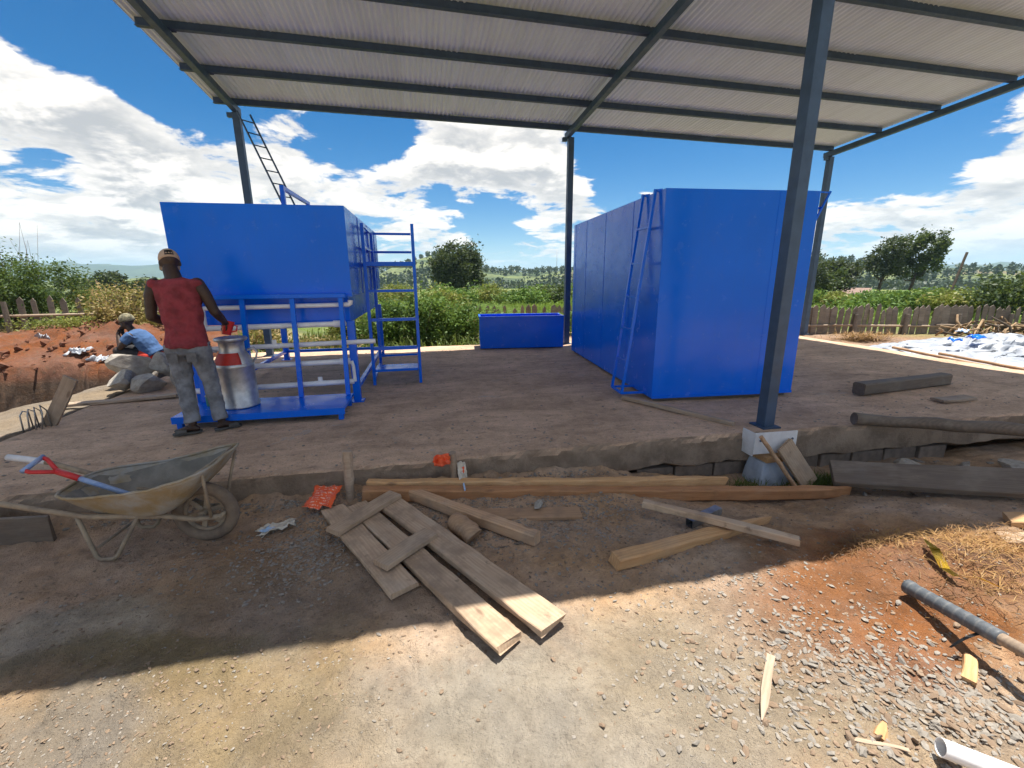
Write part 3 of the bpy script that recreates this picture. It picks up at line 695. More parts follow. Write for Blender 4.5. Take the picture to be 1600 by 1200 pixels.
# small ladder on the tank roof leaning on the eave
ld = empty('leaning_ladder', (0, 0, 0), 0, 'thin steel ladder standing on the raised tank and leaning on the far eave', 'ladder')
a0, a1 = Vector((-1.86, 8.35, 2.28)), Vector((-2.74, 9.16, 4.24)); sd_ = Vector((.15, .17, 0))
ld.location = a0
for s in (-.5, .5): MB().bar(sd_ * s, a1 - a0 + sd_ * s, .022, .022).build('ladder_rail', STEEL, ld)
for k in range(9):
    q = (a1 - a0) * (.06 + .108 * k); MB().bar(q - sd_ * .5, q + sd_ * .5, .016, .016).build('rung', STEEL, ld)

# ------------------------------------------------------------------ big tank
t2 = empty('big_tank', (2.70, 4.65, 0), TR, 'tall blue steel box tank with a ladder standing on the slab', 'tank')
bt = MB().box((.93, 1.83, 1.225), (1.86, 3.66, 2.37)).build('tank_body', BLUE, t2, bevel=.006)
MB().box((.93, 1.83, .02), (1.76, 3.56, .04)).build('skid', W_DARK, t2)
for y in (.86, 1.9, 2.85, 3.52): MB().box((-.003, y, 1.22), (.003, .006, 2.36)).build('weld_seam', BLUE, bt)
for x in (1.36,): MB().box((x, -.0015, 1.22), (.008, .003, 2.36)).build('weld_seam', BLUE, bt)
MB().box((.93, -.004, .055), (1.86, .012, .03)).build('bottom_lip', BLUE, bt)
def tank_ladder(x_of, ys2, zs, top, w=.03):
    l_ = None
    for y in ys2:
        m_ = MB(); zz_ = [.07, 1.2, 2.05, 2.43]
        for a, b_ in zip(zz_[:-1], zz_[1:]): m_.bar((x_of(a), y, a), (x_of(b_), y, b_), w, w, (0, 1, 0))
        o = m_.build('ladder_rail', BLUE, t2)
        MB().bar((x_of(.07), y, .07), (0 if x_of(.07) < 0 else 1.86, y, .07), .026, .026).build('ladder_bracket', BLUE, t2)
        MB().bar((x_of(2.42), y, 2.415), (.05 if top < 0 else 1.8, y, 2.425), w, w * .87).build('ladder_bracket', BLUE, t2)
    for z in zs: MB().bar((x_of(z), ys2[0], z), (x_of(z), ys2[1], z), .024, .024).build('ladder_rung', BLUE, t2)
    MB().bar((x_of(.07), ys2[0], .07), (x_of(.07), ys2[1], .07), .026, .026).build('ladder_rung', BLUE, t2)
tank_ladder(lambda z: -.30 + .27 * (z - .07) / 2.36, (.20, .53), (.46, .85, 1.24, 1.63, 2.03), -1)
tank_ladder(lambda z: 1.90 + (.19 * (z - 2.0) / .43 if z > 2.0 else 0), (.12, .45), (.46, .85, 1.24, 1.63, 2.03, 2.25), 1, .018)

# ------------------------------------------------------------------ open trough
t3 = empty('open_trough', (1.22, 9.02, 0), R(-6.5), 'low open blue steel trough at the far edge of the slab', 'trough')
tw, td, th = 1.76, .62, .66
for nm, c, s in (('front_wall', (tw / 2, .01, th / 2 + .01), (tw, .02, th - .02)), ('back_wall', (tw / 2, td - .01, th / 2 + .01), (tw, .02, th - .02)), ('end_wall', (.01, td / 2, th / 2 + .01), (.02, td - .045, th - .02)), ('end_wall', (tw - .01, td / 2, th / 2 + .01), (.02, td - .045, th - .02)), ('trough_floor', (tw / 2, td / 2, .06), (tw - .05, td - .05, .02))):
    MB().box(c, s).build(nm, BLUE, t3, bevel=.002)
rm = MB(); rm.box((tw / 2, .01, th + .012), (tw + .03, .045, .024)).box((tw / 2, td - .01, th + .012), (tw + .03, .045, .024)).box((.005, td / 2, th + .011), (.04, td - .07, .022)).box((tw - .005, td / 2, th + .011), (.04, td - .07, .022)); rm.build('rim', BLUE, t3)

# ------------------------------------------------------------------ milk can, tin
mc = empty('milk_can', (-1.965, 5.13, .142), .3, 'aluminium milk can with a red painted shoulder on the blue platform', 'milk can')
MB().lathe([(.182, 0), (.19, .008), (.19, .03), (.183, .04), (.183, .43), (.188, .44), (.188, .46), (.178, .475)], 32).build('can_body', ALU, mc, 'auto')
MB().lathe([(.178, .47), (.165, .52), (.135, .575), (.122, .60)], 32, cap=False).build('shoulder', ALU, mc, True)
MB().rings([[(r_ * math.cos(a), r_ * math.sin(a), z) for a in [R(q) for q in range(-205, -64, 10)]] for r_, z in ((.1805, .474), (.1675, .522), (.1375, .577), (.130, .592))], False).build('red_panel', REDP, mc, True)
MB().lathe([(.122, .598), (.118, .63), (.118, .70), (.135, .715)], 32, cap=False).build('neck', ALU, mc, True)
MB().lathe([(.0, .70), (.12, .70), (.15, .715), (.156, .73), (.15, .745), (.12, .752), (.09, .735), (0.001, .73)], 32).build('lid', ALU, mc, 'auto')
for s in (-1, 1):
    pts = [(s * .135, 0, .60), (s * .20, 0, .62), (s * .225, 0, .57), (s * .205, 0, .50), (s * .175, 0, .475)]
    h_ = MB().tube([(x, y - .035, z) for x, y, z in pts], .009, 8); h_.tube([(x, y + .035, z) for x, y, z in pts], .009, 8); h_.tube([(s * .222, -.035, .58), (s * .222, .035, .58)], .009, 8); h_.build('handle', ALU, mc, True)
tn = empty('paint_tin', (-2.27, 5.2, .142), 0, 'small green paint tin on the blue platform behind the standing man', 'tin')
MB().lathe([(.055, 0), (.057, .005), (.057, .10), (.06, .105)], 20).build('tin_body', GREENT, tn, 'auto'); MB().lathe([(.06, .105), (.06, .115), (.048, .115), (.046, .108)], 20).build('tin_rim', CREAM, tn, 'auto')

# ------------------------------------------------------------------ people
def solid(mb, name, mat, parent=None, voxel=.009, smooth=6, disp=0.0, dscale=.06, loc=None):
    """one continuous surface from overlapping tapered volumes"""
    me = mb.mesh(name, mat); o = bpy.data.objects.new(name, me); col.objects.link(o)
    r_ = o.modifiers.new('r', 'REMESH'); r_.mode = 'VOXEL'; r_.voxel_size = voxel; r_.use_smooth_shade = True
    s_ = o.modifiers.new('s', 'SMOOTH'); s_.iterations = smooth; s_.factor = .5
    if disp:
        tx = bpy.data.textures.new(name + '_folds', 'CLOUDS'); tx.noise_scale = dscale; tx.noise_depth = 2
        d_ = o.modifiers.new('d', 'DISPLACE'); d_.texture = tx; d_.strength = disp; d_.mid_level = .5; d_.texture_coords = 'LOCAL'
    dg = bpy.context.evaluated_depsgraph_get(); me2 = bpy.data.meshes.new_from_object(o.evaluated_get(dg)); o.modifiers.clear(); o.data = me2
    me2.polygons.foreach_set('use_smooth', [True] * len(me2.polygons)); me2.name = name
    if not me2.materials: me2.materials.append(mat)
    if parent is not None: o.parent = parent
    return o
def sect(mb, secs, n=18):
    """stack of horizontal ellipses (x, y, z, rx, ry)"""
    mb.rings([[(x + rx * math.cos(2 * math.pi * j / n), y + ry * math.sin(2 * math.pi * j / n), z) for j in range(n)] for x, y, z, rx, ry in secs]); return mb
def limb(mb, pts, rad):
    mb.tube(pts, rad, 12); mb.ellip(pts[0], (rad[0],) * 3); mb.ellip(pts[-1], (rad[-1],) * 3); return mb
def hand(mb, wrist, direc, palm_n, s=1.0, curl=.5):
    """palm, four bent fingers of unequal length and a thumb from the side of the palm"""
    w = Vector(wrist); d = Vector(direc).normalized(); nrm = Vector(palm_n); nrm = (nrm - d * nrm.dot(d)).normalized(); side = d.cross(nrm)
    pc = w + d * .05 * s; mb.tube([w, w + d * .03 * s, w + d * .085 * s], [(.026 * s, .019 * s), (.036 * s, .017 * s), (.038 * s, .014 * s)], 10)
    for i, L in enumerate((.068, .078, .073, .056)):
        b0 = w + d * .08 * s + side * (-.03 + .02 * i) * s; a1_ = d * math.cos(curl * .6) + nrm * math.sin(curl * .6); a2_ = d * math.cos(curl * 1.6) + nrm * math.sin(curl * 1.6)
        m1 = b0 + a1_ * L * .55 * s; mb.tube([b0, m1, m1 + a2_ * L * .5 * s], [.0095 * s, .009 * s, .0075 * s], 8)
    tb = w + d * .028 * s - side * .03 * s; t1_ = tb + (d * .6 - side * .7 + nrm * .35).normalized() * .035 * s; mb.tube([tb, t1_, t1_ + (d * .9 - side * .15 + nrm * .4).normalized() * .03 * s], [.012 * s, .011 * s, .009 * s], 8)
def head(mb, c, yaw, tilt, s=1.0):
    """skull, jaw, nose, brow, lips and ears; face looks along +Y before turning"""
    m = Matrix.Translation(c) @ Matrix.Rotation(yaw, 4, 'Z') @ Matrix.Rotation(tilt, 4, 'X'); b_ = MB()
    b_.ellip((0, -.012, .03), (.074 * s, .094 * s, .09 * s), 16, 12); b_.ellip((0, .03, -.045), (.055 * s, .058 * s, .07 * s), 14, 10); b_.ellip((0, .06, -.088), (.028 * s, .025 * s, .02 * s))
    b_.tube([(0, .082, .02), (0, .104, -.02), (0, .094, -.03)], [.009, .016, .013], 8); b_.ellip((-.014, .09, -.03), (.011,) * 3); b_.ellip((.014, .09, -.03), (.011,) * 3)
    b_.ellip((0, .088, -.057), (.024, .012, .007)); b_.ellip((0, .086, -.068), (.021, .012, .008)); b_.ellip((-.03, .078, .028), (.024, .012, .008)); b_.ellip((.03, .078, .028), (.024, .012, .008))
    for q in (-1, 1): b_.ellip((q * .076, -.008, -.01), (.011, .022, .032)); b_.ellip((q * .03, .076, .008), (.012, .008, .008))
    o_ = len(mb.v); mb.v += [tuple(m @ Vector(q)) for q in b_.v]; mb.f += [tuple(i + o_ for i in f_) for f_ in b_.f]; return m

# the man at the tank: back to us, pouring from a red jug
man = bpy.data.objects.new('person', None)
mb = MB()
hm = head(mb, (-.07, .115, 1.625), R(30), R(-26))
limb(mb, [(-.02, .035, 1.46), (-.055, .075, 1.56)], [.072, .064])
sect(mb, [(0, .02, .90, .15, .105), (0, .02, 1.02, .145, .10), (0, .02, 1.18, .155, .105), (-.005, .025, 1.32, .17, .11), (-.01, .03, 1.42, .175, .095), (-.015, .035, 1.475, .12, .075)])
limb(mb, [(.165, .03, 1.43), (.215, .03, 1.34), (.262, .055, 1.17)], [.062, .053, .044]); limb(mb, [(.262, .055, 1.17), (.262, .15, 1.11), (.25, .265, 1.055)], [.044, .041, .029])
hand(mb, (.25, .265, 1.055), (-.2, .75, -.55), (-.75, .1, -.5), 1.0, .9)
limb(mb, [(-.19, .03, 1.43), (-.235, .025, 1.33), (-.265, .03, 1.14)], [.062, .053, .044]); limb(mb, [(-.265, .03, 1.14), (-.22, .14, 1.085), (-.13, .245, 1.09)], [.044, .041, .029])
hand(mb, (-.13, .245, 1.09), (.75, .55, .1), (.2, .2, -1), 1.0, .8)
for (h_, k_, a_, t_) in (((-.10, .02, .88), (-.105, .05, .49), (-.07, -.02, .09), (-.19, -.055, .035)), ((.085, .02, .88), (.115, .075, .50), (.165, .035, .09), (.255, .095, .035))):
    limb(mb, [h_, Vector(h_).lerp(k_, .5), k_], [.092, .08, .06]); limb(mb, [k_, Vector(k_).lerp(a_, .35), a_], [.06, .056, .037])
    f0 = Vector(a_) + (Vector(a_) - Vector(t_)) * .22; f0.z = .035
    mb.tube([f0, Vector((a_[0], a_[1], .05)), Vector(t_)], [(.03, .026), (.037, .04), (.036, .016)], 10); mb.ellip(t_, (.037, .037, .015)); mb.ellip(f0, (.03, .03, .026))
person1 = solid(mb, 'person', SKIN, None, .0085, 5); person1.location = (-2.18, 4.70, .012)
tag(person1, 'man in maroon sleeveless top and faded jeans standing at the milk can', 'person')
mb = MB(); sect(mb, [(-.005, .02, .850, .190, .148), (-.004, .02, .90, .182, .138), (-.003, .02, .96, .172, .126), (0, .02, 1.06, .166, .120), (0, .02, 1.18, .175, .124), (-.005, .025, 1.32, .19, .128), (-.01, .03, 1.42, .196, .112), (-.014, .035, 1.468, .165, .092), (-.018, .038, 1.492, .085, .072)], 24)
mb.ellip((.155, .03, 1.435), (.062, .07, .05)); mb.ellip((-.18, .03, 1.435), (.062, .07, .05))
solid(mb, 'sleeveless_top', MAROON, person1, .009, 4, .030, .085)
mb = MB(); sect(mb, [(-.005, .02, .78, .165, .125), (-.005, .02, .86, .168, .125), (-.003, .02, .935, .158, .115)], 20)
for (h_, k_, a_) in (((-.095, .02, .82), (-.105, .05, .49), (-.07, -.02, .10)), ((.08, .02, .82), (.115, .075, .50), (.16, .035, .10))):
    h_, k_, a_ = Vector(h_), Vector(k_), Vector(a_)
    mb.tube([h_ + Vector((0, 0, .06)), h_.lerp(k_, .5), k_, k_.lerp(a_, .5), k_.lerp(a_, .8), a_], [(.100, .110), .088, .074, .070, .066, .068], 16)
jeans = solid(mb, 'jeans', DENIM, person1, .0095, 4, .026, .07)
for x in (-.085, .075):
    MB().box((x, -.122, .765), (.085, .010, .09), (R(3), 0, 0)).build('back_pocket', DKDENIM, jeans, bevel=.003)
mb = MB().box((0, 0, 0), (.01, .01, .01)); cap_m = hm
def cap_piece(name, f, mat, par, **kw):
    b_ = MB(); f(b_); b_.v = [tuple(cap_m @ Vector(q)) for q in b_.v]; return b_.build(name, mat, par, True, **kw)
def cap_dome(b_):
    b_.rings([[((.083) * math.sin(a) * math.cos(2 * math.pi * j / 24), -.012 + .104 * math.sin(a) * math.sin(2 * math.pi * j / 24), .03 + .098 * math.cos(a)) for j in range(24)] for a in [R(q) for q in (3, 18, 34, 50, 66, 82, 94, 100)]], True)
cap_o = cap_piece('cap', cap_dome, CAPM, person1)
cap_piece('cap_patch', lambda b_: b_.rings([[(.085 * math.sin(a) * math.cos(t_), -.012 + .1065 * math.sin(a) * math.sin(t_), .03 + .100 * math.cos(a)) for a in (R(62), R(92))] for t_ in [R(-90 + 24 * (k - 3) / 3) for k in range(7)]], False), DARKC, cap_o)
cap_piece('cap_peak', lambda b_: b_.rings([[(x, .075 + .085 * math.sqrt(max(0, 1 - (x / .082) ** 2)) * u, .022 - .03 * u - 6 * x * x * .35) for x in np.linspace(-.08, .08, 9)] for u in (0, .5, 1)], False), CAPM, cap_o)
for (c, ang) in (((-.115, -.035, .006), R(196)), ((.20, .06, .006), R(34))):
    s_ = MB(); s_.rings([[(x, w_ * q, z_ ) for q, z_ in ((-1, 0), (1, 0), (1, .018), (-1, .018))] for x, w_ in ((-.115, .025), (-.09, .04), (-.02, .036), (.06, .05), (.10, .045), (.125, .02))])
    o = s_.build('slipper', SLIPPER, person1, bevel=.004); o.location = c; o.rotation_euler = (0, 0, ang); o.location.z = -.006
    st_ = MB(); st_.rings([[(x, math.cos(a) * .052, .012 + math.sin(a) * (.048 - .15 * max(0, x - .05))) for a in [R(q) for q in range(0, 181, 20)]] for x in (.005, .05, .095)], False); st_.build('strap', SLIPPER, o, True)
jug = empty('red_jug', (-1.955, 5.02, .93), 0, "red plastic jug in the standing man's right hand above the milk can", 'jug')
jug.rotation_euler = (R(-14), R(12), 0)
MB().lathe([(.040, 0), (.042, .004), (.055, .135), (.058, .14), (.054, .14), (.039, .008)], 20, cap=True).build('jug_body', REDPL, jug, 'auto')
MB().tube([(.05, 0, .11), (.085, 0, .105), (.088, 0, .055), (.045, 0, .035)], .007, 8).build('handle', REDPL, jug, True)

# the seated man: facing left, elbows on knees
mb = MB(); hc = (-.19, 0, .83)
hm2 = head(mb, hc, R(90), R(-8)); limb(mb, [(-.11, 0, .64), (-.165, 0, .74)], [.06, .052])
mb.tube([(.10, 0, .27), (.06, 0, .38), (-.01, 0, .52), (-.09, 0, .64)], [(.15, .11), (.145, .11), (.16, .115), (.15, .09)], 16); mb.ellip((-.09, 0, .63), (.09, .17, .075)); mb.ellip((.10, 0, .28), (.11, .16, .10))
for s in (-1, 1):
    hp, kn, an = Vector((.08, s * .09, .27)), Vector((-.33, s * .12, .40)), Vector((-.30, s * .11, .03))
    limb(mb, [hp, hp.lerp(kn, .5), kn], [.09, .08, .06]); limb(mb, [kn, kn.lerp(an, .35), an], [.06, .057, .036])
    mb.tube([(-.24, s * .11, -.015), (-.30, s * .11, .0), (-.43, s * .12, -.03)], [(.03, .025), (.036, .04), (.036, .018)], 10); mb.ellip((-.43, s * .12, -.03), (.035, .036, .016))
    sh_, el, wr = Vector((-.10, s * .175, .62)), Vector((-.25, s * .17, .45)), Vector((-.31, s * .05, .66))
    limb(mb, [sh_, sh_.lerp(el, .5), el], [.055, .047, .04]); limb(mb, [el, el.lerp(wr, .4), wr], [.04, .037, .027]); hand(mb, wr, (.25, -s * .35, .8), (.8, 0, -.2), .95, .9)
person2 = solid(mb, 'person', SKIN, None, .0095, 5); person2.location = (-4.27, 7.95, .015)
tag(person2, 'man in blue t-shirt and patterned beanie sitting on the stones facing left', 'person')
mb = MB(); mb.tube([(.125, 0, .30), (.06, 0, .39), (-.005, 0, .53), (-.08, 0, .645)], [(.175, .14), (.172, .135), (.182, .135), (.155, .105)], 18); mb.ellip((-.085, 0, .63), (.10, .19, .085))
for s in (-1, 1): mb.tube([(-.08, s * .15, .64), (-.19, s * .185, .53)], [.075, .068], 12)
solid(mb, 't_shirt', BLUETEE, person2, .0095, 4, .018, .07)
mb = MB(); mb.ellip((.10, 0, .27), (.135, .185, .11)); mb.tube([(.07, -.1, .27), (-.05, -.11, .31)], .1, 12); mb.tube([(.07, .1, .27), (-.05, .11, .31)], .1, 12); solid(mb, 'red_shorts', REDCLOTH, person2, .01, 4, .014, .06)
mb = MB()
for s in (-1, 1): mb.tube([(-.02, s * .105, .30), (-.33, s * .12, .40), (-.345, s * .12, .36), (-.30, s * .11, .06)], [.088, .076, .074, .058], 14)
solid(mb, 'trousers', DKTROUS, person2, .01, 3, .014, .06)
cap_m = hm2; cap_piece('beanie', lambda b_: b_.rings([[(.084 * math.sin(a) * math.cos(2 * math.pi * j / 22), -.014 + .106 * math.sin(a) * math.sin(2 * math.pi * j / 22), .03 + .102 * math.cos(a)) for j in range(22)] for a in [R(q) for q in (3, 20, 38, 56, 74, 90, 102)]], True), BEANIE, person2)

# ------------------------------------------------------------------ wheelbarrow and shovel
wb = empty('wheelbarrow', (-1.45, 2.97, gz(-1.45, 2.97) + .002), R(-6), 'mortar crusted yellow wheelbarrow with a spade in its tray', 'wheelbarrow')
def rrect(xa, xb, ya, yb, n=36, p=5.0):
    out = []
    for j in range(n):
        a = 2 * math.pi * j / n; ca, sa = math.cos(a), math.sin(a); q = (abs(ca) ** p + abs(sa) ** p) ** (-1 / p)
        u = (ca * q + 1) / 2; hw = ya + (yb - ya) * u; out.append((xa + (xb - xa) * u, sa * q * hw))
    return out
def tray_ring(t, inset=0.0):
    """t 0 = bottom, 1 = rim"""
    r_ = []; xa = -.56 + (-.74 + .56) * t + inset; xb = -.13 + (.16 + .13) * t ** .9 - inset; ya = .15 + .08 * t - inset; yb = .19 + .125 * t - inset
    for x, y in rrect(xa, xb, ya, yb):
        u = (x + .74) / .9; rim = .455 + .125 * u ** 1.6 - .025 * math.sin(math.pi * u); bot = .285
        z = bot + (rim - bot) * t + .010 * fbm(x * 5, y * 5, t * 2, 3) * t; r_.append((x, y + .008 * fbm(x * 4, t * 3, y, 3) + .02, z))
    return r_
tm = MB(); tm.rings([tray_ring(t) for t in (0, .06, .2, .4, .6, .8, .93, 1.0)], False)
c_ = len(tm.v); tm.v.append((-.35, .02, .28)); tm.f += [(c_, (j + 1) % 36, j) for j in range(36)]
tray = tm.build('tray', BARROW, wb, True); so_ = tray.modifiers.new('thick', 'SOLIDIFY'); so_.thickness = .006; so_.offset = 1
MB().tube(tray_ring(1.0), .009, 6, closed=True).build('rim', BARROW, tray, True)
cm = MB(); rg = []
for t in (.08, .2, .4, .6, .78, .88):
    r_ = tray_ring(t, .012); rg.append([(x, y, z + (.05 * fbm(x * 4, y * 4, 3.0, 3) if t > .5 else 0) * .8) for x, y, z in r_])
rg.insert(0, [(-.35 + (x + .35) * .5, y * .5, .318 + .02 * fbm(x * 9, y * 9, 2)) for x, y, z in rg[0]]); cm.rings(rg, False)
c_ = len(cm.v); cm.v.append((-.35, .02, .33)); cm.f += [(c_, (j + 1) % 36, j) for j in range(36)]
cm.build('mortar_coat', CEMENT, tray, True)
whl = MB(); whl.tube([(.168 * math.cos(a), 0, .205 + .168 * math.sin(a)) for a in [2 * math.pi * k / 32 for k in range(32)]], (.0 + .040), 12, closed=True)
w_o = whl.build('wheel', RUBBER, wb, True); w_o.location = (0, 0, 0)
rmb = MB(); rmb.tube([(.125 * math.cos(a), 0, .205 + .125 * math.sin(a)) for a in [2 * math.pi * k / 28 for k in range(28)]], .014, 8, closed=True)
for k in range(6):
    a = 2 * math.pi * k / 6 + .3; rmb.bar((.02 * math.cos(a), 0, .205 + .02 * math.sin(a)), (.12 * math.cos(a), 0, .205 + .12 * math.sin(a)), .03, .006, (0, 1, 0))
rmb.tube([(0, -.05, .205), (0, .05, .205)], .024, 10); rmb.build('wheel_rim', BFRAME, w_o, 'auto'); MB().tube([(0, -.1, .205), (0, .1, .205)], .009, 8).build('axle', BFRAME, wb)
for s in (-1, 1):
    MB().tube([(.13, s * .075, .205), (-.02, s * .085, .20), (-.18, s * .12, .255), (-.55, s * .19, .315), (-.78, s * .225, .40), (-1.08, s * .25, .50), (-1.32, s * .26, .545)], .0165, 10).build('handle_tube', BFRAME, wb, True)
    MB().tube([(-1.1, s * .251, .508), (-1.33, s * .26, .547)], .021, 10).build('grip', WHITEBD if s > 0 else BFRAME, wb, True)
    MB().tube([(-.30, s * .145, .285), (-.44, s * .18, .04), (-.47, s * .18, .015), (-.54, s * .18, .015), (-.565, s * .18, .04), (-.60, s * .195, .32)], .013, 8).build('leg', BFRAME, wb, True)
    MB().tube([(.13, s * .20 + .02, .545), (.08, s * .085, .205)], .010, 8).build('front_brace', BFRAME, wb, True)
MB().tube([(.10, -.2, .555), (.13, -.08, .57), (.13, .1, .57), (.10, .24, .56)], .010, 8).build('front_hoop', BFRAME, wb, True)
MB().tube([(.13, -.09, .205), (.13, .09, .205)], .015, 8).build('nose_bar', BFRAME, wb, True)
MB().tube([(-.54, -.18, .10), (-.54, .18, .10)], .009, 8).build('leg_brace', BFRAME, wb, True)
shv = empty('spade', (-2.36, 3.06, .385), 0, 'spade with red handle and blue shaft lying in the wheelbarrow', 'spade')
e1 = Vector((-1.80, 2.98, .135)) - Vector((-2.36, 3.06, .385)); sx_ = e1.normalized(); sy_ = Vector((0.12, .95, .25)).normalized()
MB().tube([e1 * .26, e1 * .98], .016, 10).build('shaft', SHAFT, shv, True); MB().tube([e1 * .18, e1 * .40], .019, 10).build('sleeve', REDPL, shv, True)
dh = MB(); dh.tube([e1 * .2, sx_ * .06 + sy_ * .035, sy_ * .062 + sx_ * .01, sy_ * .062 - sx_ * .03], .013, 8); dh.tube([e1 * .2, sx_ * .06 - sy_ * .035, -sy_ * .062 + sx_ * .01, -sy_ * .062 - sx_ * .03], .013, 8); dh.build('d_handle', REDPL, shv, True)
MB().tube([-sy_ * .075 - sx_ * .022, sy_ * .075 - sx_ * .022], .015, 10).build('grip_bar', SHAFT, shv, True)
bl = MB(); bl.rings([[e1 * .96 + sx_ * u + sy_ * w_ * q - Vector((0, 0, .01 * (1 - q * q))) for q in (-1, -.5, 0, .5, 1)] for u, w_ in ((0, .03), (.03, .08), (.15, .085), (.20, .07))], False); bb = bl.build('blade', GALV, shv, True); sm_ = bb.modifiers.new('thick', 'SOLIDIFY'); sm_.thickness = .004

# ------------------------------------------------------------------ timber lying about
def part_plank(par, p0, p1, Wd, T, mat, nm, seed, **kw):
    o = link(bpy.data.objects.new(nm, plank_mesh(nm, (Vector(p1) - Vector(p0)).length, Wd, T, mat, seed, **kw)), par)
    o.matrix_local = frame_from(p0, p1); return o
pn = empty('shuttering_panel', (-.35, 2.6, -.2), 0, 'grey shuttering panel of three boards nailed under two battens, half in the sun', 'wooden panel')
def loc_(p): return Vector(p) - Vector((-.35, 2.6, -.2))
part_plank(pn, loc_((-.70, 3.15, -.172)), loc_((-.165, 2.14, -.176)), .165, .035, W_BOARD, 'board', 3)
part_plank(pn, loc_((-.545, 3.17, -.170)), loc_((.335, 1.665, -.172)), .15, .037, W_BOARD, 'board', 5, jag=.008)
part_plank(pn, loc_((-.345, 3.20, -.168)), loc_((.56, 1.715, -.150)), .175, .037, W_BOARD, 'board', 8, jag=.007)
part_plank(pn, loc_((-.64, 2.77, -.133)), loc_((-.25, 3.185, -.131)), .125, .034, W_BOARD, 'batten', 11)
part_plank(pn, loc_((-.30, 2.335, -.133)), loc_((-.005, 2.615, -.131)), .125, .034, W_BOARD, 'batten', 13)
plank('long_beam', (-.50, 3.30, -.155), (3.64, 2.83, -.365), .095, .10, W_ORANGE, 'longest reddish brown timber beam lying along the front of the slab', 'beam', 21, jag=.008, warp=.012, point=.08)
plank('split_slab_board', (-.46, 3.385, -.125), (2.55, 3.055, -.275), .075, .10, W_FRESH, 'pale split timber with torn edge lying behind the longest beam', 'beam', 22, jag=.016, warp=.01, point=.12)
MB().box((0, 0, 0), (.012, .125, .13), (0, 0, .1)).build('blue_string', BLUEPL, bpy.data.objects['long_beam']).location = (.78, .01, 0)
plank('short_beam', (-.14, 3.24, -.155), (.675, 2.44, -.170), .085, .085, W_BROWN, 'short squared timber resting on a log behind the shuttering panel', 'beam', 23)
plank('offcut_board', (.36, 2.90, -.215), (1.09, 2.765, -.220), .15, .028, W_BROWN, 'flat brown board with a stone lying on its end', 'board', 24)
def log(name, p0, p1, r_, mat, label, seed, cat='log', bump_=.12):
    p0, p1 = Vector(p0), Vector(p1); k = 9; pts = [p0.lerp(p1, i / k) + Vector((fbm(i * .7, seed, 1), fbm(i * .7, seed, 5), fbm(i * .7, seed, 9))) * r_ * .25 for i in range(k + 1)]
    o = MB().tube([p - p0 for p in pts], [r_ * (1 + bump_ * fbm(i * .9, seed * 2.1)) for i in range(k + 1)], 14).build(name, mat, None, 'auto'); o.location = p0; return tag(o, label, cat)
log('log_block', (.16, 2.76, -.155), (.275, 2.575, -.17), .068, W_BROWN, 'short brown log block in front of the short squared timber', 2)
log('log_block', (-.31, 3.235, -.175), (-.20, 3.29, -.175), .05, W_BROWN, 'small log end tucked under the head of the shuttering panel', 4)
plank('crossed_batten', (1.54, 2.66, -.135), (2.28, 2.03, -.150), .062, .05, W_BOARD, 'weathered batten crossing over the orange tapered timber', 'batten', 31)
plank('tapered_timber', (1.08, 2.14, -.185), (2.40, 2.40, -.235), .105, .075, W_FRESH, 'orange tapered timber lying under the crossing batten', 'timber', 32, jag=.012, taper=.25, point=.3)
ch = empty('steel_tube_offcut', (1.80, 2.47, -.222), R(20), 'grey square steel tube offcut behind the crossed timbers', 'steel tube')
tb_ = MB()
for c, s in (((.17, 0, .028), (.34, .056, .003)), ((.17, 0, -.028), (.34, .056, .003)), ((.17, .028, 0), (.34, .003, .053)), ((.17, -.028, 0), (.34, .003, .053))): tb_.box(c, s)
tb_.build('tube_wall', GALV, ch)
plank('slab_batten', (2.40, 4.80, .03), (3.06, 3.66, .03), .055, .045, W_OLD, 'thin grey batten lying on the slab in front of the big tank', 'batten', 33)
plank('black_beam', (5.36, 4.31, .085), (7.05, 4.52, .085), .15, .15, W_DARK, 'thick black beam lying on the slab right of the near post', 'beam', 34)
plank('small_board', (5.98, 3.86, .028), (6.48, 3.86, .028), .15, .03, W_OLD, 'small grey board lying on the slab beyond the log', 'board', 35)
log('slab_log', (4.26, 3.42, .065), (5.75, 2.80, .03), .060, W_DARK, 'long brown log lying along the broken edge of the slab', 6)
plank('wide_plank', (3.62, 3.02, -.26), (4.95, 1.88, -.03), .30, .06, W_DARK, 'wide dark plank sloping up to the right beyond the near post', 'plank', 36, roll=.32, warp=.01)
plank('sunlit_offcut', (3.92, 1.96, -.17), (4.35, 1.55, -.02), .16, .05, W_FRESH, 'sunlit broken plank end at the right edge above the straw', 'plank', 37)
plank('sunlit_offcut', (3.60, 1.80, -.18), (4.15, 1.45, -.08), .13, .04, W_BOARD, 'lower of the two sunlit plank ends beside the straw', 'plank', 38)
plank('form_board', (-3.6, 3.33, -.13), (-2.50, 3.22, -.13), .03, .2, W_DARK, 'dark form board standing on edge left of the wheelbarrow', 'board', 39)
plank('leaning_board', (-3.88, 5.30, -.01), (-3.58, 5.28, .50), .03, .13, W_OLD, 'grey board standing tilted at the left edge of the slab', 'board', 40)
plank('edge_plank', (-4.25, 6.05, .03), (-3.10, 6.22, .04), .12, .035, W_OLD, 'long grey plank lying on the slab in front of the stones', 'plank', 41)
plank('propped_board', (3.25, 3.20, -.04), (3.50, 3.10, -.42), .19, .03, W_BOARD, 'pale board propped against the white sheet at the near post', 'board', 42, roll=R(60))
log('propped_stick', (2.99, 3.21, .06), (3.33, 3.10, -.42), .019, W_BROWN, 'reddish round stick leaning on the white sheet at the near post', 8, 'stick')
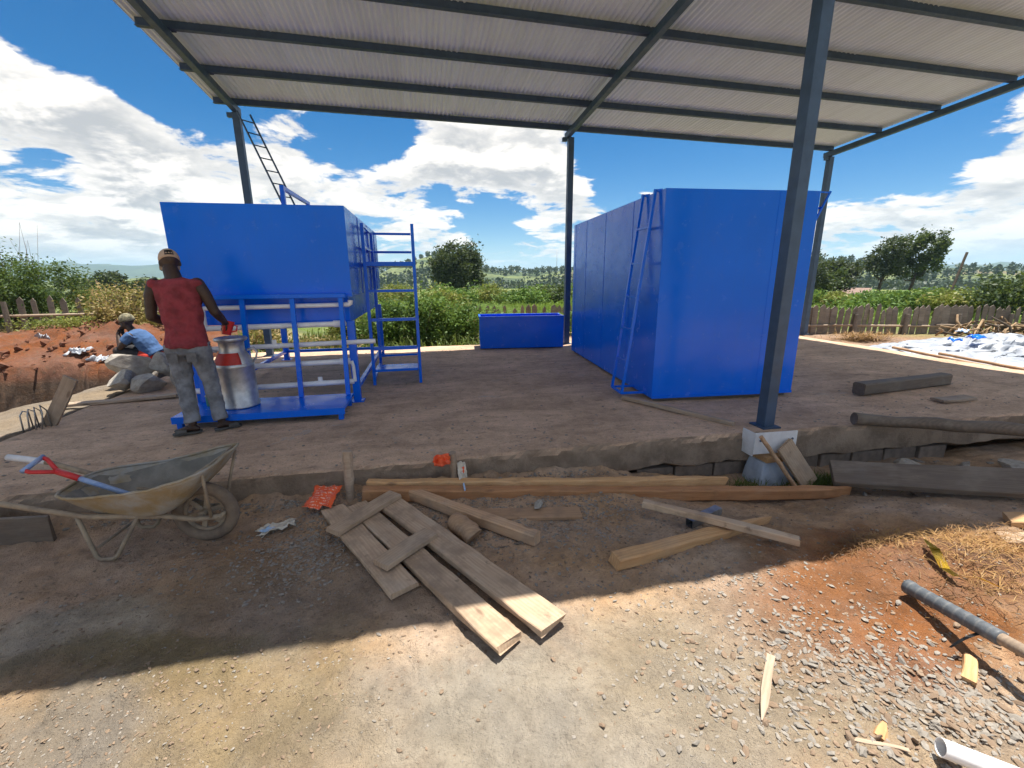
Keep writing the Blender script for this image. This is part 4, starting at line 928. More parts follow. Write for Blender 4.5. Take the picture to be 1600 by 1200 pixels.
for (x, y, z0, z1, s, lab, dx_) in ((-.615, 3.36, -.34, .19, .07, 'split wooden stake standing before the slab left of the orange wrapper', .01), (.215, 3.37, -.34, .095, .06, 'short wooden stake with wrappers caught on it before the slab', -.01)):
    o = log('wooden_stake', (x, y, z0), (x + dx_, y + .01, z1), s / 2, W_OLD, lab, int(x * 10) + 20, 'stake', .25)
# plinth under the near post
pl_ = empty('post_plinth', (3.26, 3.34, -.50), 0, 'blue white tapered plinth under the near steel post', 'plinth')
MB().rings([[(sx2 * w_, sy2 * w_ * .6, z) for sx2, sy2 in ((-1, -1), (1, -1), (1, 1), (-1, 1))] for w_, z in ((.21, 0), (.19, .16), (.165, .27))]).build('plinth_block', PLINTH, pl_, bevel=.012)
MB().box((-.05, -.01, .30), (.2, .2, .05)).build('timber_packer', W_FRESH, pl_)
ws = empty('white_form_sheet', (3.21, 3.27, -.13), R(-3), 'white painted form sheet wrapped round the foot of the near post', 'form sheet')
MB().box((0, 0, .09), (.44, .012, .21)).build('front_sheet', WHITEBD, ws, bevel=.002); MB().box((-.215, .09, .075), (.012, .16, .23)).build('side_sheet', WHITEBD, ws, bevel=.002)
for x in (-.16, .17): MB().tube([(x, -.012, .12), (x, .0, .12)], .012, 8).build('bolt', STEEL, ws)

# lower right: taped pole, pipe, chips, strap
tp = empty('taped_pole', (2.47, 1.53, -.125), 0, 'wooden pole bound in black tape at the lower right', 'pole')
pd = Vector((2.36, .80, .0)) - Vector((2.47, 1.53, -.125)); pd.normalize()
MB().tube([pd * -.01, pd * .5, pd * 1.1], [.024, .027, .028], 12).build('pole_shaft', W_OLD, tp, 'auto')
tpm = MB(); k_ = 40; tpm.tube([pd * (.0 + .43 * i / k_) for i in range(k_ + 1)], [.034 + .0022 * ((i * .25) % 1.0) + .004 * (i < 3) for i in range(k_ + 1)], 14); tpm.build('tape_wrap', TAPE, tp, True)
tg = MB(); q0 = pd * .36 + Vector((-.02, 0, -.02)); tg.rings([[q0 + Vector((-.10 * u, .03 * u, -.035 * u - .05 * u * u)) + Vector((.003, -.012, .006)) * s * (1 - .6 * u) for s in (-1, 1)] for u in (0, .25, .5, .75, 1.0)], False); tg.build('tape_tail', TAPE, tp, True)
wp = empty('white_pipe', (1.735, .865, -.145), 0, 'cut end of a white plastic pipe at the bottom right corner', 'pipe')
d_ = Vector((.30, -.17, -.07)).normalized(); s_ = d_.cross(Vector((0, 0, 1))).normalized(); u_ = s_.cross(d_)
ppm = MB(); rr_ = []
for L, r_ in ((.9, .031), (0, .031), (0, .0275), (.35, .0275)): rr_.append([d_ * L + s_ * math.cos(2 * math.pi * j / 20) * r_ + u_ * math.sin(2 * math.pi * j / 20) * r_ for j in range(20)])
ppm.rings(rr_, False).build('pipe_wall', PVC, wp, 'auto')
def chip(p0, p1, w_, t_, mat, lab, seed, cat='wood chip', nm='wood_chip', **kw):
    z0, z1 = gz(*p0) + t_ / 2, gz(*p1) + t_ / 2; return plank(nm, (*p0, z0), (*p1, z1), w_, t_, mat, lab, cat, seed, jag=.006, **kw)
chip((1.50, 1.37), (1.22, 1.12), .034, .018, W_OLD, 'long brown splintered stick lying on the gravel', 51, 'stick', 'wooden_stick', point=.25)
chip((2.36, 1.17), (2.22, 1.085), .05, .03, W_FRESH, 'small bright wood chip below the taped pole', 52)
chip((1.61, .965), (1.74, 1.05), .035, .014, W_FRESH, 'small pointed wood chip near the white pipe', 53, point=.6)
chip((.42, 2.50), (.58, 2.47), .012, .012, W_DARK, 'thin dark twig right of the shuttering panel', 54, 'twig', 'twig')
chip((1.52, .99), (1.66, .90), .014, .012, W_OLD, 'thin grey twig beside the small pointed wood chip', 55, 'twig', 'twig')
ys_ = MB(); pts = [(2.93, 1.79), (2.86, 1.69), (2.79, 1.58), (2.77, 1.51), (2.83, 1.45), (2.92, 1.41)]
ys_.rings([[(x + q[0], y + q[1], gz(x, y) + .055 + .015 * math.sin(i * 2)) for q in ((-w_, w_ * .55), (w_, -w_ * .55))] for i, ((x, y), w_) in enumerate(zip(pts, (.005, .022, .021, .015, .008, .005)))], False)
yo = ys_.build('yellow_strap', YELLOW, None, True); tag(yo, 'bright yellow plastic strap lying on the red earth', 'strap'); m_ = yo.modifiers.new('thick', 'SOLIDIFY'); m_.thickness = .002

# wrappers and scrap paper
def rag(name, cx, cy, z, sx1, sy1, rz, mat, lab, cat, seed, amp=.02, tilt=0.0, n=14, ragged=.18, parent=None):
    vs = []; rn = random.Random(seed)
    for i in range(n + 1):
        for j in range(n + 1):
            u, v = i / n - .5, j / n - .5; e = 1 + ragged * fbm(math.atan2(v, u) * 1.5, seed, 2, 3)
            vs.append((u * sx1 * e, v * sy1 * e, amp * fbm(u * 3.3, v * 3.3, seed * 1.3, 4) + amp * .5 * abs(math.sin(6 * u + seed))))
    f_ = [(i * (n + 1) + j, i * (n + 1) + j + 1, (i + 1) * (n + 1) + j + 1, (i + 1) * (n + 1) + j) for i in range(n) for j in range(n)]
    mb = MB(); mb.v = vs; mb.f = f_; o = mb.build(name, mat, parent, True); o.location = (cx, cy, z); o.rotation_euler = (tilt, 0, rz)
    m_ = o.modifiers.new('thick', 'SOLIDIFY'); m_.thickness = .0015
    if lab: tag(o, lab, cat)
    return o
def mat_wrapper():
    m, t, b = newmat('printed_orange_wrapper'); P = coords(t); X, Y, Z = t.sep(P)
    lines = t.m('GREATER_THAN', t.m('SINE', t.m('MULTIPLY', Y, 230.0)), .35); sp = t.m('GREATER_THAN', t.noise(t.v('MULTIPLY', P, (70, 30, 1)), 1.0, 2), .5)
    inr = t.m('LESS_THAN', t.m('ABSOLUTE', X), .075); pr = t.m('MULTIPLY', t.m('MULTIPLY', lines, sp), inr)
    t.put(b.inputs['Base Color'], t.mix(t.m('MULTIPLY', pr, .7), (.85, .12, .03), (.85, .62, .5))); b.inputs['Roughness'].default_value = .35; return m
WRAP = mat_wrapper()
rag('orange_wrapper', -.79, 3.26, -.12, .21, .25, R(-12), WRAP, 'orange printed wrapper lying beside the head of the shuttering panel', 'wrapper', 3, .02, .2)
rag('orange_wrapper', .115, 3.34, .055, .13, .09, R(5), ORANGEPL, 'small orange wrapper caught on the wooden stake at the slab edge', 'wrapper', 5, .03, R(70))
rag('white_wrapper', .275, 3.36, -.06, .07, .14, R(10), PAPER, 'torn white wrapper with orange corner right of the stake', 'wrapper', 7, .02, R(65)); 
rag('orange_corner', .012, 0, .004, .035, .05, .2, ORANGEPL, None, None, 8, .01, 0, 6, .18, bpy.data.objects['white_wrapper'])
pp_ = rag('scrap_paper', -1.05, 3.01, gz(-1.05, 3.01) + .012, .22, .10, R(24), PAPER, 'crumpled pale scrap paper on the ground beside the barrow wheel', 'paper', 9, .03, 0, 14, .6)
rag('blue_scrap', -.06, 0, .012, .08, .05, .4, BLUEPL, None, None, 10, .01, 0, 8, .3, pp_)
rag('red_scrap', 1.13, 3.2, -.21, .06, .09, .3, REDCLOTH, 'small dark red rag against the slab behind the longest beam', 'rag', 12, .02, R(50))

# ------------------------------------------------------------------ stones
def rock_mesh(name, seed, mat, sub=2):
    bm = bmesh.new(); bmesh.ops.create_icosphere(bm, subdivisions=sub, radius=.5); rn = random.Random(seed)
    cuts = [(Vector((rn.gauss(0, 1), rn.gauss(0, 1), rn.gauss(0, 1))).normalized(), rn.uniform(.22, .40)) for _ in range(11)]
    for v in bm.verts:
        for n_, d in cuts:
            k_ = v.co.dot(n_) - d
            if k_ > 0: v.co -= n_ * k_ * .98
        v.co *= 1 + .035 * fbm(v.co.x * 5 + seed, v.co.y * 5, v.co.z * 5, 3)
    me = bpy.data.meshes.new(name); bm.to_mesh(me); bm.free(); me.materials.append(mat); return me
RK = [rock_mesh('rock', s + 3, ROCK, 3) for s in range(5)]
def rock(name, x, y, z, s, rz, k, lab, grp=None, tilt=(0, 0)):
    o = link(bpy.data.objects.new(name, RK[k % 5])); o.location = (x, y, z + s[2] * .36); o.scale = s; o.rotation_euler = (tilt[0], tilt[1], rz); return tag(o, lab, 'stone', grp)
GS = 'stones piled at the slab edge'
rock('building_stone', -4.05, 7.2, .10, (.66, .46, .44), .5, 0, 'largest tilted grey stone on top of the pile by the seated man', GS, (.1, .35))
rock('building_stone', -3.98, 6.75, 0, (.46, .38, .36), 1.4, 1, 'grey stone at the left front of the stone pile', GS)
rock('building_stone', -3.66, 6.72, 0, (.54, .38, .34), .1, 2, 'flat brown grey stone at the middle front of the stone pile', GS)
rock('building_stone', -3.33, 6.9, 0, (.40, .36, .44), 2.2, 3, 'upright stone at the right end of the stone pile', GS)
rock('building_stone', -3.65, 7.15, .10, (.50, .42, .46), 2.9, 4, 'pinkish stone behind the middle of the stone pile', GS)
rock('building_stone', -3.4, 7.35, .02, (.42, .40, .46), .9, 1, 'tall stone behind the standing man in the pile', GS)
rock('seat_stone', -4.10, 7.95, -.06, (.42, .5, .36), .3, 2, 'low stone under the seated man', None)
rock('field_stone', .80, 2.86, -.20, (.11, .085, .09), .6, 3, 'yellowish stone lying on the end of the flat brown board')
rock('field_stone', 5.3, 3.05, gz(5.3, 3.05), (.16, .13, .13), .6, 0, 'pale stone under the slab log at the broken edge')
rock('field_stone', 4.7, 3.12, gz(4.7, 3.12), (.3, .2, .16), 1.6, 1, 'dark stone under the left part of the slab log')
rock('field_stone', 5.75, 2.95, gz(5.75, 2.95), (.4, .22, .13), .2, 2, 'flat brown stone at the right edge below the slab log')
rk_ = MB()
for i in range(4):
    x = (i - 1.5) * .045; pts = [(x, .0, -.03), (x + .01 * i, .01, .15), (x + .02, .03, .19 + .015 * i), (x + .05, .06, .17), (x + .05, .08, -.03)]; 
    rk_.tube(pts, .007, 6)
ro = rk_.build('bent_steel_rods', GALV, None, True); ro.location = (-3.93, 5.16, .01); ro.rotation_euler = (0, 0, .3); tag(ro, 'bundle of bent steel rods beside the tilted board at the slab edge', 'steel rods')

# loose gravel: the larger pieces singly, the fines as one mass
rng = np.random.default_rng(11)
SMAT = mat_simple('crushed_stone', (.32, .285, .24), (.22, .195, .165), .85, 60, 0, .4, 120)
SMAT2 = mat_simple('brown_crushed_stone', (.30, .215, .145), (.21, .14, .09), .85, 60, 0, .4, 120)
fields = [  # cx, cy, rx, ry, count, size lo, hi
    (1.65, 1.28, .6, .34, 2300, .004, .032), (2.05, .97, .45, .2, 1500, .004, .036), (1.15, 1.25, .4, .4, 420, .004, .024), (1.6, 1.85, .6, .15, 420, .005, .022),
    (.5, 1.35, .8, .45, 260, .003, .010), (-.78, 2.75, .32, .42, 2200, .007, .026), (.3, 2.85, .55, .35, 2000, .007, .024), (1.1, 2.75, .6, .3, 1700, .007, .024), (-.3, 3.2, .6, .14, 700, .007, .022),
    (1.3, 2.2, .8, .3, 700, .006, .022), (-1.2, 2.7, .7, .4, 700, .006, .024), (-1.5, 1.55, .6, .35, 900, .004, .013), (-.7, 1.7, .8, .4, 700, .004, .014), (2.6, 1.5, .7, .35, 320, .004, .018), (3.6, 2.3, .9, .5, 400, .006, .024), (1.6, 3.2, 1.0, .18, 500, .008, .026), (.2, 3.37, 1.6, .04, 900, .008, .034), (-1.6, 3.36, .7, .05, 420, .008, .034), (4.6, 3.0, 1.0, .25, 300, .01, .06)]
allp = []
for cx, cy, rx, ry, n, lo, hi in fields:
    p = rng.normal(size=(n, 2)) * .62; p = np.stack([cx + p[:, 0] * rx, cy + p[:, 1] * ry], 1); s = lo + (hi - lo) * rng.uniform(0, 1, n) ** 2.6
    ok = (p[:, 1] > .7) & (p[:, 1] < 3.42); allp.append(np.column_stack([p[ok], s[ok]]))
allp = np.vstack(allp)
vis = np.hypot(allp[:, 0], allp[:, 1] + 0) ; px_sz = allp[:, 2] / np.sqrt(vis ** 2 + 2.9)
order = np.argsort(-px_sz); big = order[:280]; rest = order[280:]
STN = [rock_mesh('stone', 40 + s, SMAT if s % 3 else SMAT2, 1) for s in range(7)]
for i in big:
    x, y, s = allp[i]; o = link(bpy.data.objects.new('stone', STN[int(rng.integers(0, 7))]), ground); s *= 1.35
    o.location = (x, y, gz(x, y) + s * .09); o.scale = (s * rng.uniform(1.0, 1.9), s * rng.uniform(.6, 1.1), s * rng.uniform(.3, .6)); o.rotation_euler = (rng.normal() * .3, rng.normal() * .3, rng.uniform(0, 6.28))
ico_v = np.array([v.co[:] for v in STN[1].vertices]); 
tpl = []
for s in range(4):
    bm = bmesh.new(); bmesh.ops.create_icosphere(bm, subdivisions=1, radius=.5); tv = np.array([v.co[:] for v in bm.verts]); tf = np.array([[v.index for v in f_.verts] for f_ in bm.faces]); bm.free()
    r2 = np.random.default_rng(s); tv = tv * r2.uniform(.7, 1.2, (len(tv), 1)); tpl.append((tv, tf))
def gravel_mesh(name, idx, mat, par):
    Vs, Fs, o_ = [], [], 0
    for i in idx:
        x, y, s = allp[i]; tv, tf = tpl[i % 4]; a = rng.uniform(0, 6.28); sc3 = np.array([s * rng.uniform(1.0, 1.9), s * rng.uniform(.6, 1.1), s * rng.uniform(.3, .7)])
        v = tv * sc3; ca, sa = math.cos(a), math.sin(a); v = np.column_stack([v[:, 0] * ca - v[:, 1] * sa + x, v[:, 0] * sa + v[:, 1] * ca + y, v[:, 2] + gz(x, y) + s * .10]); Vs.append(v); Fs.append(tf + o_); o_ += len(tv)
    o = link(bpy.data.objects.new(name, mesh_np(name, np.vstack(Vs), np.vstack(Fs), mat)), par); o['kind'] = 'stuff'; return o
CLODM = mat_simple('dirt_crumbs', (.25, .18, .12), (.17, .12, .08), .95, 30, 0, .5, 90)
cl_ = np.vstack([np.column_stack([cx + rng.normal(size=n) * rx, cy + rng.normal(size=n) * ry, .003 + .017 * rng.uniform(0, 1, n) ** 4]) for cx, cy, rx, ry, n in ((-1.4, 1.75, .7, .22, 1500), (-2.0, 2.6, .8, .35, 900), (-.5, 2.2, .6, .3, 700), (1.8, 2.5, 1.0, .35, 900), (2.6, 1.6, .6, .3, 600), (3.2, 2.4, .7, .4, 500), (-.55, 1.35, .25, .2, 260))])
cl_ = cl_[(cl_[:, 1] > .75) & (cl_[:, 1] < 3.42)]
n0_ = len(allp); allp = np.vstack([allp, cl_])
gravel_mesh('dirt_crumbs', np.arange(n0_, len(allp)), CLODM, ground)
gravel_mesh('gravel', rest[rest % 3 > 0], SMAT, ground); gravel_mesh('brown_gravel', rest[rest % 3 == 0], SMAT2, ground)

pp = []
for i in range(3600):
    x, y = rng.uniform(-3.7, 8.5), 3.55 + 6.0 * rng.uniform(0, 1) ** 1.8; s = .005 + .022 * rng.uniform(0, 1) ** 4; tv, tf = tpl[i % 4]; pp.append((tv * [s * 1.4, s, s * .6] + [x, y, slab_z(x, y) + s * .15], tf))
Fs = []; o_ = 0
for v, f_ in pp: Fs.append(f_ + o_); o_ += len(v)
o = link(bpy.data.objects.new('slab_crumbs', mesh_np('slab_crumbs', np.vstack([q[0] for q in pp]), np.vstack(Fs), SMAT)), slab); o['kind'] = 'stuff'

# straw and grass
def blades(name, pts, L, w, mat, lab, cat, seed, flat=.25, par=None, droop=.5):
    rg_ = np.random.default_rng(seed); n = len(pts); a = rg_.uniform(0, 6.28, n); el = np.clip(rg_.normal(flat, .3, n), -.1, 1.5); Ln = L * rg_.uniform(.5, 1.4, n)
    d = np.column_stack([np.cos(a) * np.cos(el), np.sin(a) * np.cos(el), np.sin(el)]); s = np.column_stack([-np.sin(a), np.cos(a), np.zeros(n)]) * w * .5
    m1 = pts + d * (Ln * .55)[:, None]; d2 = d.copy(); d2[:, 2] -= droop; e = m1 + d2 * (Ln * .5)[:, None]; e[:, 2] = np.maximum(e[:, 2], pts[:, 2] - .01)
    V = np.stack([pts - s, pts + s, m1 + s * .8, m1 - s * .8, e + s * .15, e - s * .15], 1).reshape(-1, 3); b = np.arange(n)[:, None] * 6
    F = np.concatenate([b + np.array([[0, 1, 2, 3]]), b + np.array([[3, 2, 4, 5]])])
    o = link(bpy.data.objects.new(name, mesh_np(name, V, F, mat)), par); o['kind'] = 'stuff'
    if lab: o['label'] = lab; o['category'] = cat
    return o
def scatter(n, cx, cy, rx, ry, seed, dz=0.0):
    r_ = np.random.default_rng(seed); p = r_.normal(size=(n, 2)) * .5; x = cx + p[:, 0] * rx; y = cy + p[:, 1] * ry
    return np.column_stack([x, y, [gz(a, b) + dz * r_.uniform(0, 1) for a, b in zip(x, y)]])
blades('straw_litter', np.vstack([scatter(1300, 3.35, 1.74, .6, .26, 1, .05), scatter(600, 2.75, 1.96, .36, .07, 2, .04), scatter(350, 2.9, 1.45, .4, .16, 3, .02)]), .065, .0035, STRAW, 'dry straw and roots strewn over the red earth at the right', 'straw', 5, .15)
blades('grass_tufts', np.vstack([scatter(900, 3.62, 3.12, .32, .12, 6), scatter(500, 4.6, 2.85, .5, .15, 7), scatter(200, 2.9, 3.2, .2, .08, 8)]), .10, .006, L_GRASS, 'green grass tufts at the foot of the slab by the near post', 'grass', 6, .9)

# ------------------------------------------------------------------ fences
def picket_mesh(seed):
    rn = random.Random(seed); w = .066 + rn.uniform(-.012, .014); h = .92 + rn.uniform(-.05, .06); tip = .09 + rn.uniform(-.02, .03); t = .011; sk = rn.uniform(-.015, .015)
    out = [(-w, 0), (w, 0), (w + sk * .5, h - tip), (w * .15 + sk, h), (-w + sk * .5, h - tip * rn.uniform(.7, 1.1))]
    mb = MB(); mb.add([(x, -t, z) for x, z in out] + [(x, t, z) for x, z in out], [(0, 1, 2, 3, 4), (9, 8, 7, 6, 5)] + [(i, i + 5, (i + 1) % 5 + 5, (i + 1) % 5) for i in range(5)]); return mb.mesh('picket', W_PICKET)
PK = [picket_mesh(s) for s in range(9)]
def fence(p0, p1, z0, lab, sp=.155, scale=1.0, rails=(.42,), posts=2.0, seed=0, keep=1.0):
    p0, p1 = Vector((*p0, 0)), Vector((*p1, 0)); d = p1 - p0; L = d.length; rz = math.atan2(d.y, d.x); rn = random.Random(seed)
    fo = empty('picket_fence', (p0.x, p0.y, z0), rz, lab, 'fence'); x = .05
    while x < L:
        if rn.random() < keep:
            o = link(bpy.data.objects.new('picket', PK[rn.randrange(9)]), fo); o.location = (x, rn.uniform(-.012, .012), rn.uniform(-.05, .04)); o.rotation_euler = (rn.gauss(0, .03), rn.gauss(0, .035), rn.gauss(0, .12)); o.scale = (scale * rn.uniform(.85, 1.2), 1, scale)
        x += sp * rn.uniform(.88, 1.2)
    for h in rails:
        x = 0
        while x < L:
            e = min(L, x + 2.9); MB().tube([(x, -.05, h + rn.uniform(-.02, .03)), ((x + e) / 2, -.055, h), (e, -.05, h + rn.uniform(-.02, .03))], [.033, .03, .026], 8).build('rail', W_OLD, fo, True); x += 2.75
    x = .6
    while x < L: MB().tube([(x, -.10, -.2), (x + .02, -.10, .72)], [.055, .048], 9).build('fence_post', W_PICKET, fo, 'auto'); x += posts
    return fo
fence((8.6, 10.85), (21, 7.6), -.32, 'long weathered picket fence behind the slab on the right', .158, 1.0, (.40,), 1.35, 3)
fence((1.2, 13.6), (8.2, 13.2), -.34, 'weathered picket fence behind the blue trough', .19, 1.0, (.5,), 3.0, 5, .93)
fence((-9.6, 12.0), (-5.6, 12.3), .30, 'few dark pickets between the thorn bush and the dry brush on the left', .26, .85, (.4,), 2.0, 7, .8)

# ------------------------------------------------------------------ bushes and trees
GB = 'hedge bushes behind the slab'
bush('hedge_bush', (-.75, 11.5), (.75, .55, .62), 5200, .085, L_HEDGE, 1, 'leafy green bush seen behind the step stand', 'bush', GB, 46, .2, 6)
bush('hedge_bush', (.25, 11.25), (.62, .5, .66), 4800, .085, L_HEDGE, 2, 'tallest leafy green bush right of the step stand', 'bush', GB, 44, .2, 6)
bush('hedge_bush', (1.15, 11.5), (.62, .5, .52), 4200, .085, L_HEDGE, 3, 'leafy green bush left of the blue trough', 'bush', GB, 40, .2, 6)
bush('hedge_bush', (.55, 12.3), (.9, .6, .70), 4200, .09, L_YELL, 4, 'yellow green bush behind the tallest leafy bush', 'bush', GB, 40, .2, 6)
bush('hedge_bush', (-1.6, 12.3), (.9, .6, .55), 3200, .09, L_YELL, 5, 'yellow green bush behind the back leg of the raised tank', 'bush', GB, 34, .22, 5)
bush('hedge_bush', (2.1, 12.4), (.55, .4, .36), 1800, .085, L_HEDGE, 6, 'low green bush just behind the blue trough', 'bush', GB, 26, .24, 4)
bush('hedge_bush', (4.35, 12.5), (.6, .5, .34), 1800, .085, L_HEDGE, 16, 'low green bush between the middle post and the big tank', 'bush', GB, 26, .24, 4)
bush('thorn_bush', (-9.3, 12.9, .2), (1.4, .9, 1.08), 22000, .062, L_THORN, 7, 'large grey green thorn bush with bare twigs at the left edge', 'bush', None, 90, .13, 9, BARK, 34)
bush('thorn_bush', (-8.05, 13.6, .2), (.95, .7, .62), 5200, .05, L_YELL, 8, 'lighter thorn bush right of the large one', 'bush', None, 40, .2, 6, BARK, 10)
bush('thorn_bush', (-11.6, 13.4, .2), (1.4, 1, 1.1), 8000, .055, L_THORN, 9, 'thorn bush cut by the left edge of the picture', 'bush', None, 50, .18, 8, BARK, 16)
bush('dry_brush', (-6.75, 12.1, .3), (.85, .6, .50), 3600, .075, L_DRY, 10, 'heap of cut yellow brush behind the red spoil heap', 'brush heap', None, 36, .24, 14, DRYTWIG, 26, .016)
bush('dry_brush', (-5.5, 11.6, .1), (.8, .6, .45), 3000, .075, L_DRY, 11, 'heap of dry brush behind the standing man', 'brush heap', None, 34, .24, 14, DRYTWIG, 20, .016)
bush('dry_brush', (-3.9, 11.2, -.1), (.9, .5, .22), 2400, .07, L_DRY, 12, 'low dry brush seen under the raised tank', 'brush heap', None, 34, .24, 16, DRYTWIG, 12, .016)
bush('dry_brush', (-2.3, 10.9, -.25), (.8, .4, .2), 1800, .07, L_DRY, 13, 'low dry brush beside the far left post', 'brush heap', None, 30, .24, 14, DRYTWIG, 10, .016)
bush('dry_brush', (-7.6, 11.4, .35), (.8, .5, .18), 1500, .06, L_YELL, 14, 'low weeds on top of the red spoil heap', 'weeds', None, 26, .26, 6, DRYTWIG, 8, .01)
# dry roots piled against the right fence
def roots(x, y, z, n, ln, seed, lab, spread):
    rg_ = np.random.default_rng(seed); o = empty('root_pile', (x, y, z), 0, lab, 'root pile')
    for i in range(n):
        p = Vector((rg_.normal() * spread[0], rg_.normal() * spread[1], abs(rg_.normal()) * spread[2])); d = Vector((rg_.normal(), rg_.normal() * .6, rg_.normal() * .35)).normalized() * ln * rg_.uniform(.5, 1.3); b_ = Vector(rg_.normal(size=3)) * ln * .22
        MB().tube([p - d * .5, p + b_ * .6, p + d * .35 - b_ * .3, p + d * .55 + b_ * .3], [.022, .03, .02, .008], 7).build('root', DRYTWIG if i % 3 else BARK, o, True)
    return o
roots(14.6, 8.75, -.2, 44, .7, 3, 'pile of dry roots and branches against the right fence', (.75, .3, .18)); roots(16.4, 8.3, -.2, 40, .8, 4, 'second pile of dry roots at the right edge', (.8, .3, .24))
blades('dry_grass_heap', scatter(1600, 10.9, 8.9, .8, .3, 12, .16), .16, .012, STRAW, 'brown heap of dry grass between the slab and the right fence', 'grass heap', 8, .3)
# plastic sheeting heap
n1_, n2_ = 90, 60; V = []
for j in range(n2_):
    for i in range(n1_):
        u, v = i / (n1_ - 1), j / (n2_ - 1); x, y = 9.75 + 5.2 * u, 5.6 + 2.55 * v
        e = math.sin(math.pi * min(1, max(0, u * 1.02))) ** .5 * math.sin(math.pi * v) ** .5; rd = 1 - abs(mnoise.fractal(Vector((x * 1.8, y * 1.8, 3)), .9, 2.2, 5))
        x2 = x + .22 * fbm(u * 5, v * 5, 1); V.append((x2, y + .22 * fbm(u * 5, v * 5, 9), G0(x, y) - .04 + e * (.12 + .26 * rd * (.35 + .65 * v) + .10 * fbm(x * .8, y * .8, 4))))
i2 = (np.arange(n2_ - 1)[:, None] * n1_ + np.arange(n1_ - 1)[None, :]).ravel()
ps_ = link(bpy.data.objects.new('plastic_sheeting', mesh_np('plastic_sheeting', V, np.stack([i2, i2 + 1, i2 + n1_ + 1, i2 + n1_], 1), WHITEPL, True))); tag(ps_, 'crumpled white plastic sheeting heaped right of the slab', 'plastic sheet')
for k, (x, y, s) in enumerate(((11.3, 6.9, .3), (12.4, 6.1, .35), (10.5, 6.7, .2), (11.9, 7.5, .25))): rag('blue_scrap', x, y, G0(x, y) + .33, s, s * .6, k * 1.1, BLUEPL if k % 2 else BLUE, None, None, 60 + k, .06, 0, 8, .5, ps_)
for k, (a, b_) in enumerate((((9.35, 5.2), (9.9, 7.4)), ((9.55, 4.6), (10.0, 6.6)))): log('edge_pole', (*a, -.06), (*b_, -.05), .028, W_BROWN, ('thin pole lying along the right edge of the slab', 'second thin pole beside the white plastic sheeting')[k], 70 + k, 'pole')
# white scraps on the spoil heap
for k, (x, y, s, lab) in enumerate(((-5.95, 9.15, .30, 'white plastic scrap on the face of the red spoil heap'), (-5.55, 8.95, .24, 'grey white plastic scrap near the seated man on the spoil heap'), (-7.3, 10.4, .22, 'small pale scrap on top of the red spoil heap'))):
    rag('plastic_scrap', x, y, gz(x, y) + .06, s, s * .6, k * 1.3, WHITEPL, lab, 'scrap', 90 + k, .07, .4, 12, .6)
# clods on the spoil heap
CL = [rock_mesh('clod', 70 + s, mat_simple('red_clod_%d' % s, (.19, .075, .038), (.12, .055, .032), .95, 8, 0, .6, 20), 1) for s in range(2)]
for i in range(150):
    x, y = -8.4 + rng.uniform(0, 4.2), 8.5 + rng.uniform(0, 1.9); s = .05 + .16 * rng.uniform(0, 1) ** 3
    o = link(bpy.data.objects.new('clod', CL[i % 2]), ground); o.location = (x, y, gz(x, y) + s * .15); o.scale = (s * 1.3, s, s * .8); o.rotation_euler = (rng.normal(), rng.normal(), rng.uniform(0, 6))

# crops and field grass beyond the fences
def crop_pts(n, x0, x1, y0, y1, seed):
    r_ = np.random.default_rng(seed); x = r_.uniform(x0, x1, n); y = r_.uniform(y0, y1, n); return np.column_stack([x, y, [gz(a, b) for a, b in zip(x, y)]])
blades('field_crop', np.vstack([crop_pts(9000, -3, 12, 14.3, 24, 21), crop_pts(5000, -4, 16, 24, 36, 22)]), .75, .06, L_CROP, 'bright green crop growing in the field behind the trough', 'crop', 21, 1.15, None, .9)
blades('field_grass', np.vstack([crop_pts(7000, 9, 26, 11.0, 24, 23), crop_pts(6000, 14, 60, 22, 44, 24)]), .5, .05, L_CROP, 'tall green grass in the field beyond the right fence', 'grass', 22, 1.1, None, .8)
blades('field_weeds', np.vstack([crop_pts(5000, -20, -4, 13, 24, 25), crop_pts(2500, -4, 1.5, 10.4, 13, 26)]), .45, .03, L_GRASS, 'weeds growing in the rough field on the left', 'weeds', 23, 1.0, None, .7)
tree('round_tree', (4.0, 45, -1.15), 5.9, (2.5, 2.4, 2.7), 21000, .27, L_DARK, 31, 'single round dark tree in the gap between the tanks', None, 110, .14, (0, 0), .22, .2, .3)
tree('windswept_tree', (43.6, 35, -1.2), 6.2, (1.9, 1.7, 2.05), 5200, .26, L_DARK, 32, 'thinner windswept tree left of the two on the right horizon', None, 44, .13, (.22, 0), .16, .25, .35)
tree('windswept_tree', (46.6, 34.4, -1.2), 6.7, (2.0, 1.8, 2.35), 7800, .26, L_MID, 33, 'fuller windswept tree right of the two on the right horizon', None, 50, .13, (.32, 0), .16, .25, .35)
for k, (x, y, h, r_, m_, lab) in enumerate(((35.6, 36, 4.3, (2.0, 2, 1.7), L_DARK, 'tall dark tree beside the right edge of the big tank'), (38.8, 37, 3.3, (2.4, 2, 1.4), L_MID, 'lower broad tree between the dark tree and the windswept pair'), (41.8, 38, 4.2, (2.2, 2, 1.7), L_DARK, 'dark tree just left of the windswept pair'))):
    tree('field_tree', (x, y, -1.15), h, r_, 5500, .27, m_, 40 + k, lab, 'trees on the right horizon', 40, .16, (0, 0), .18, .2, .4)
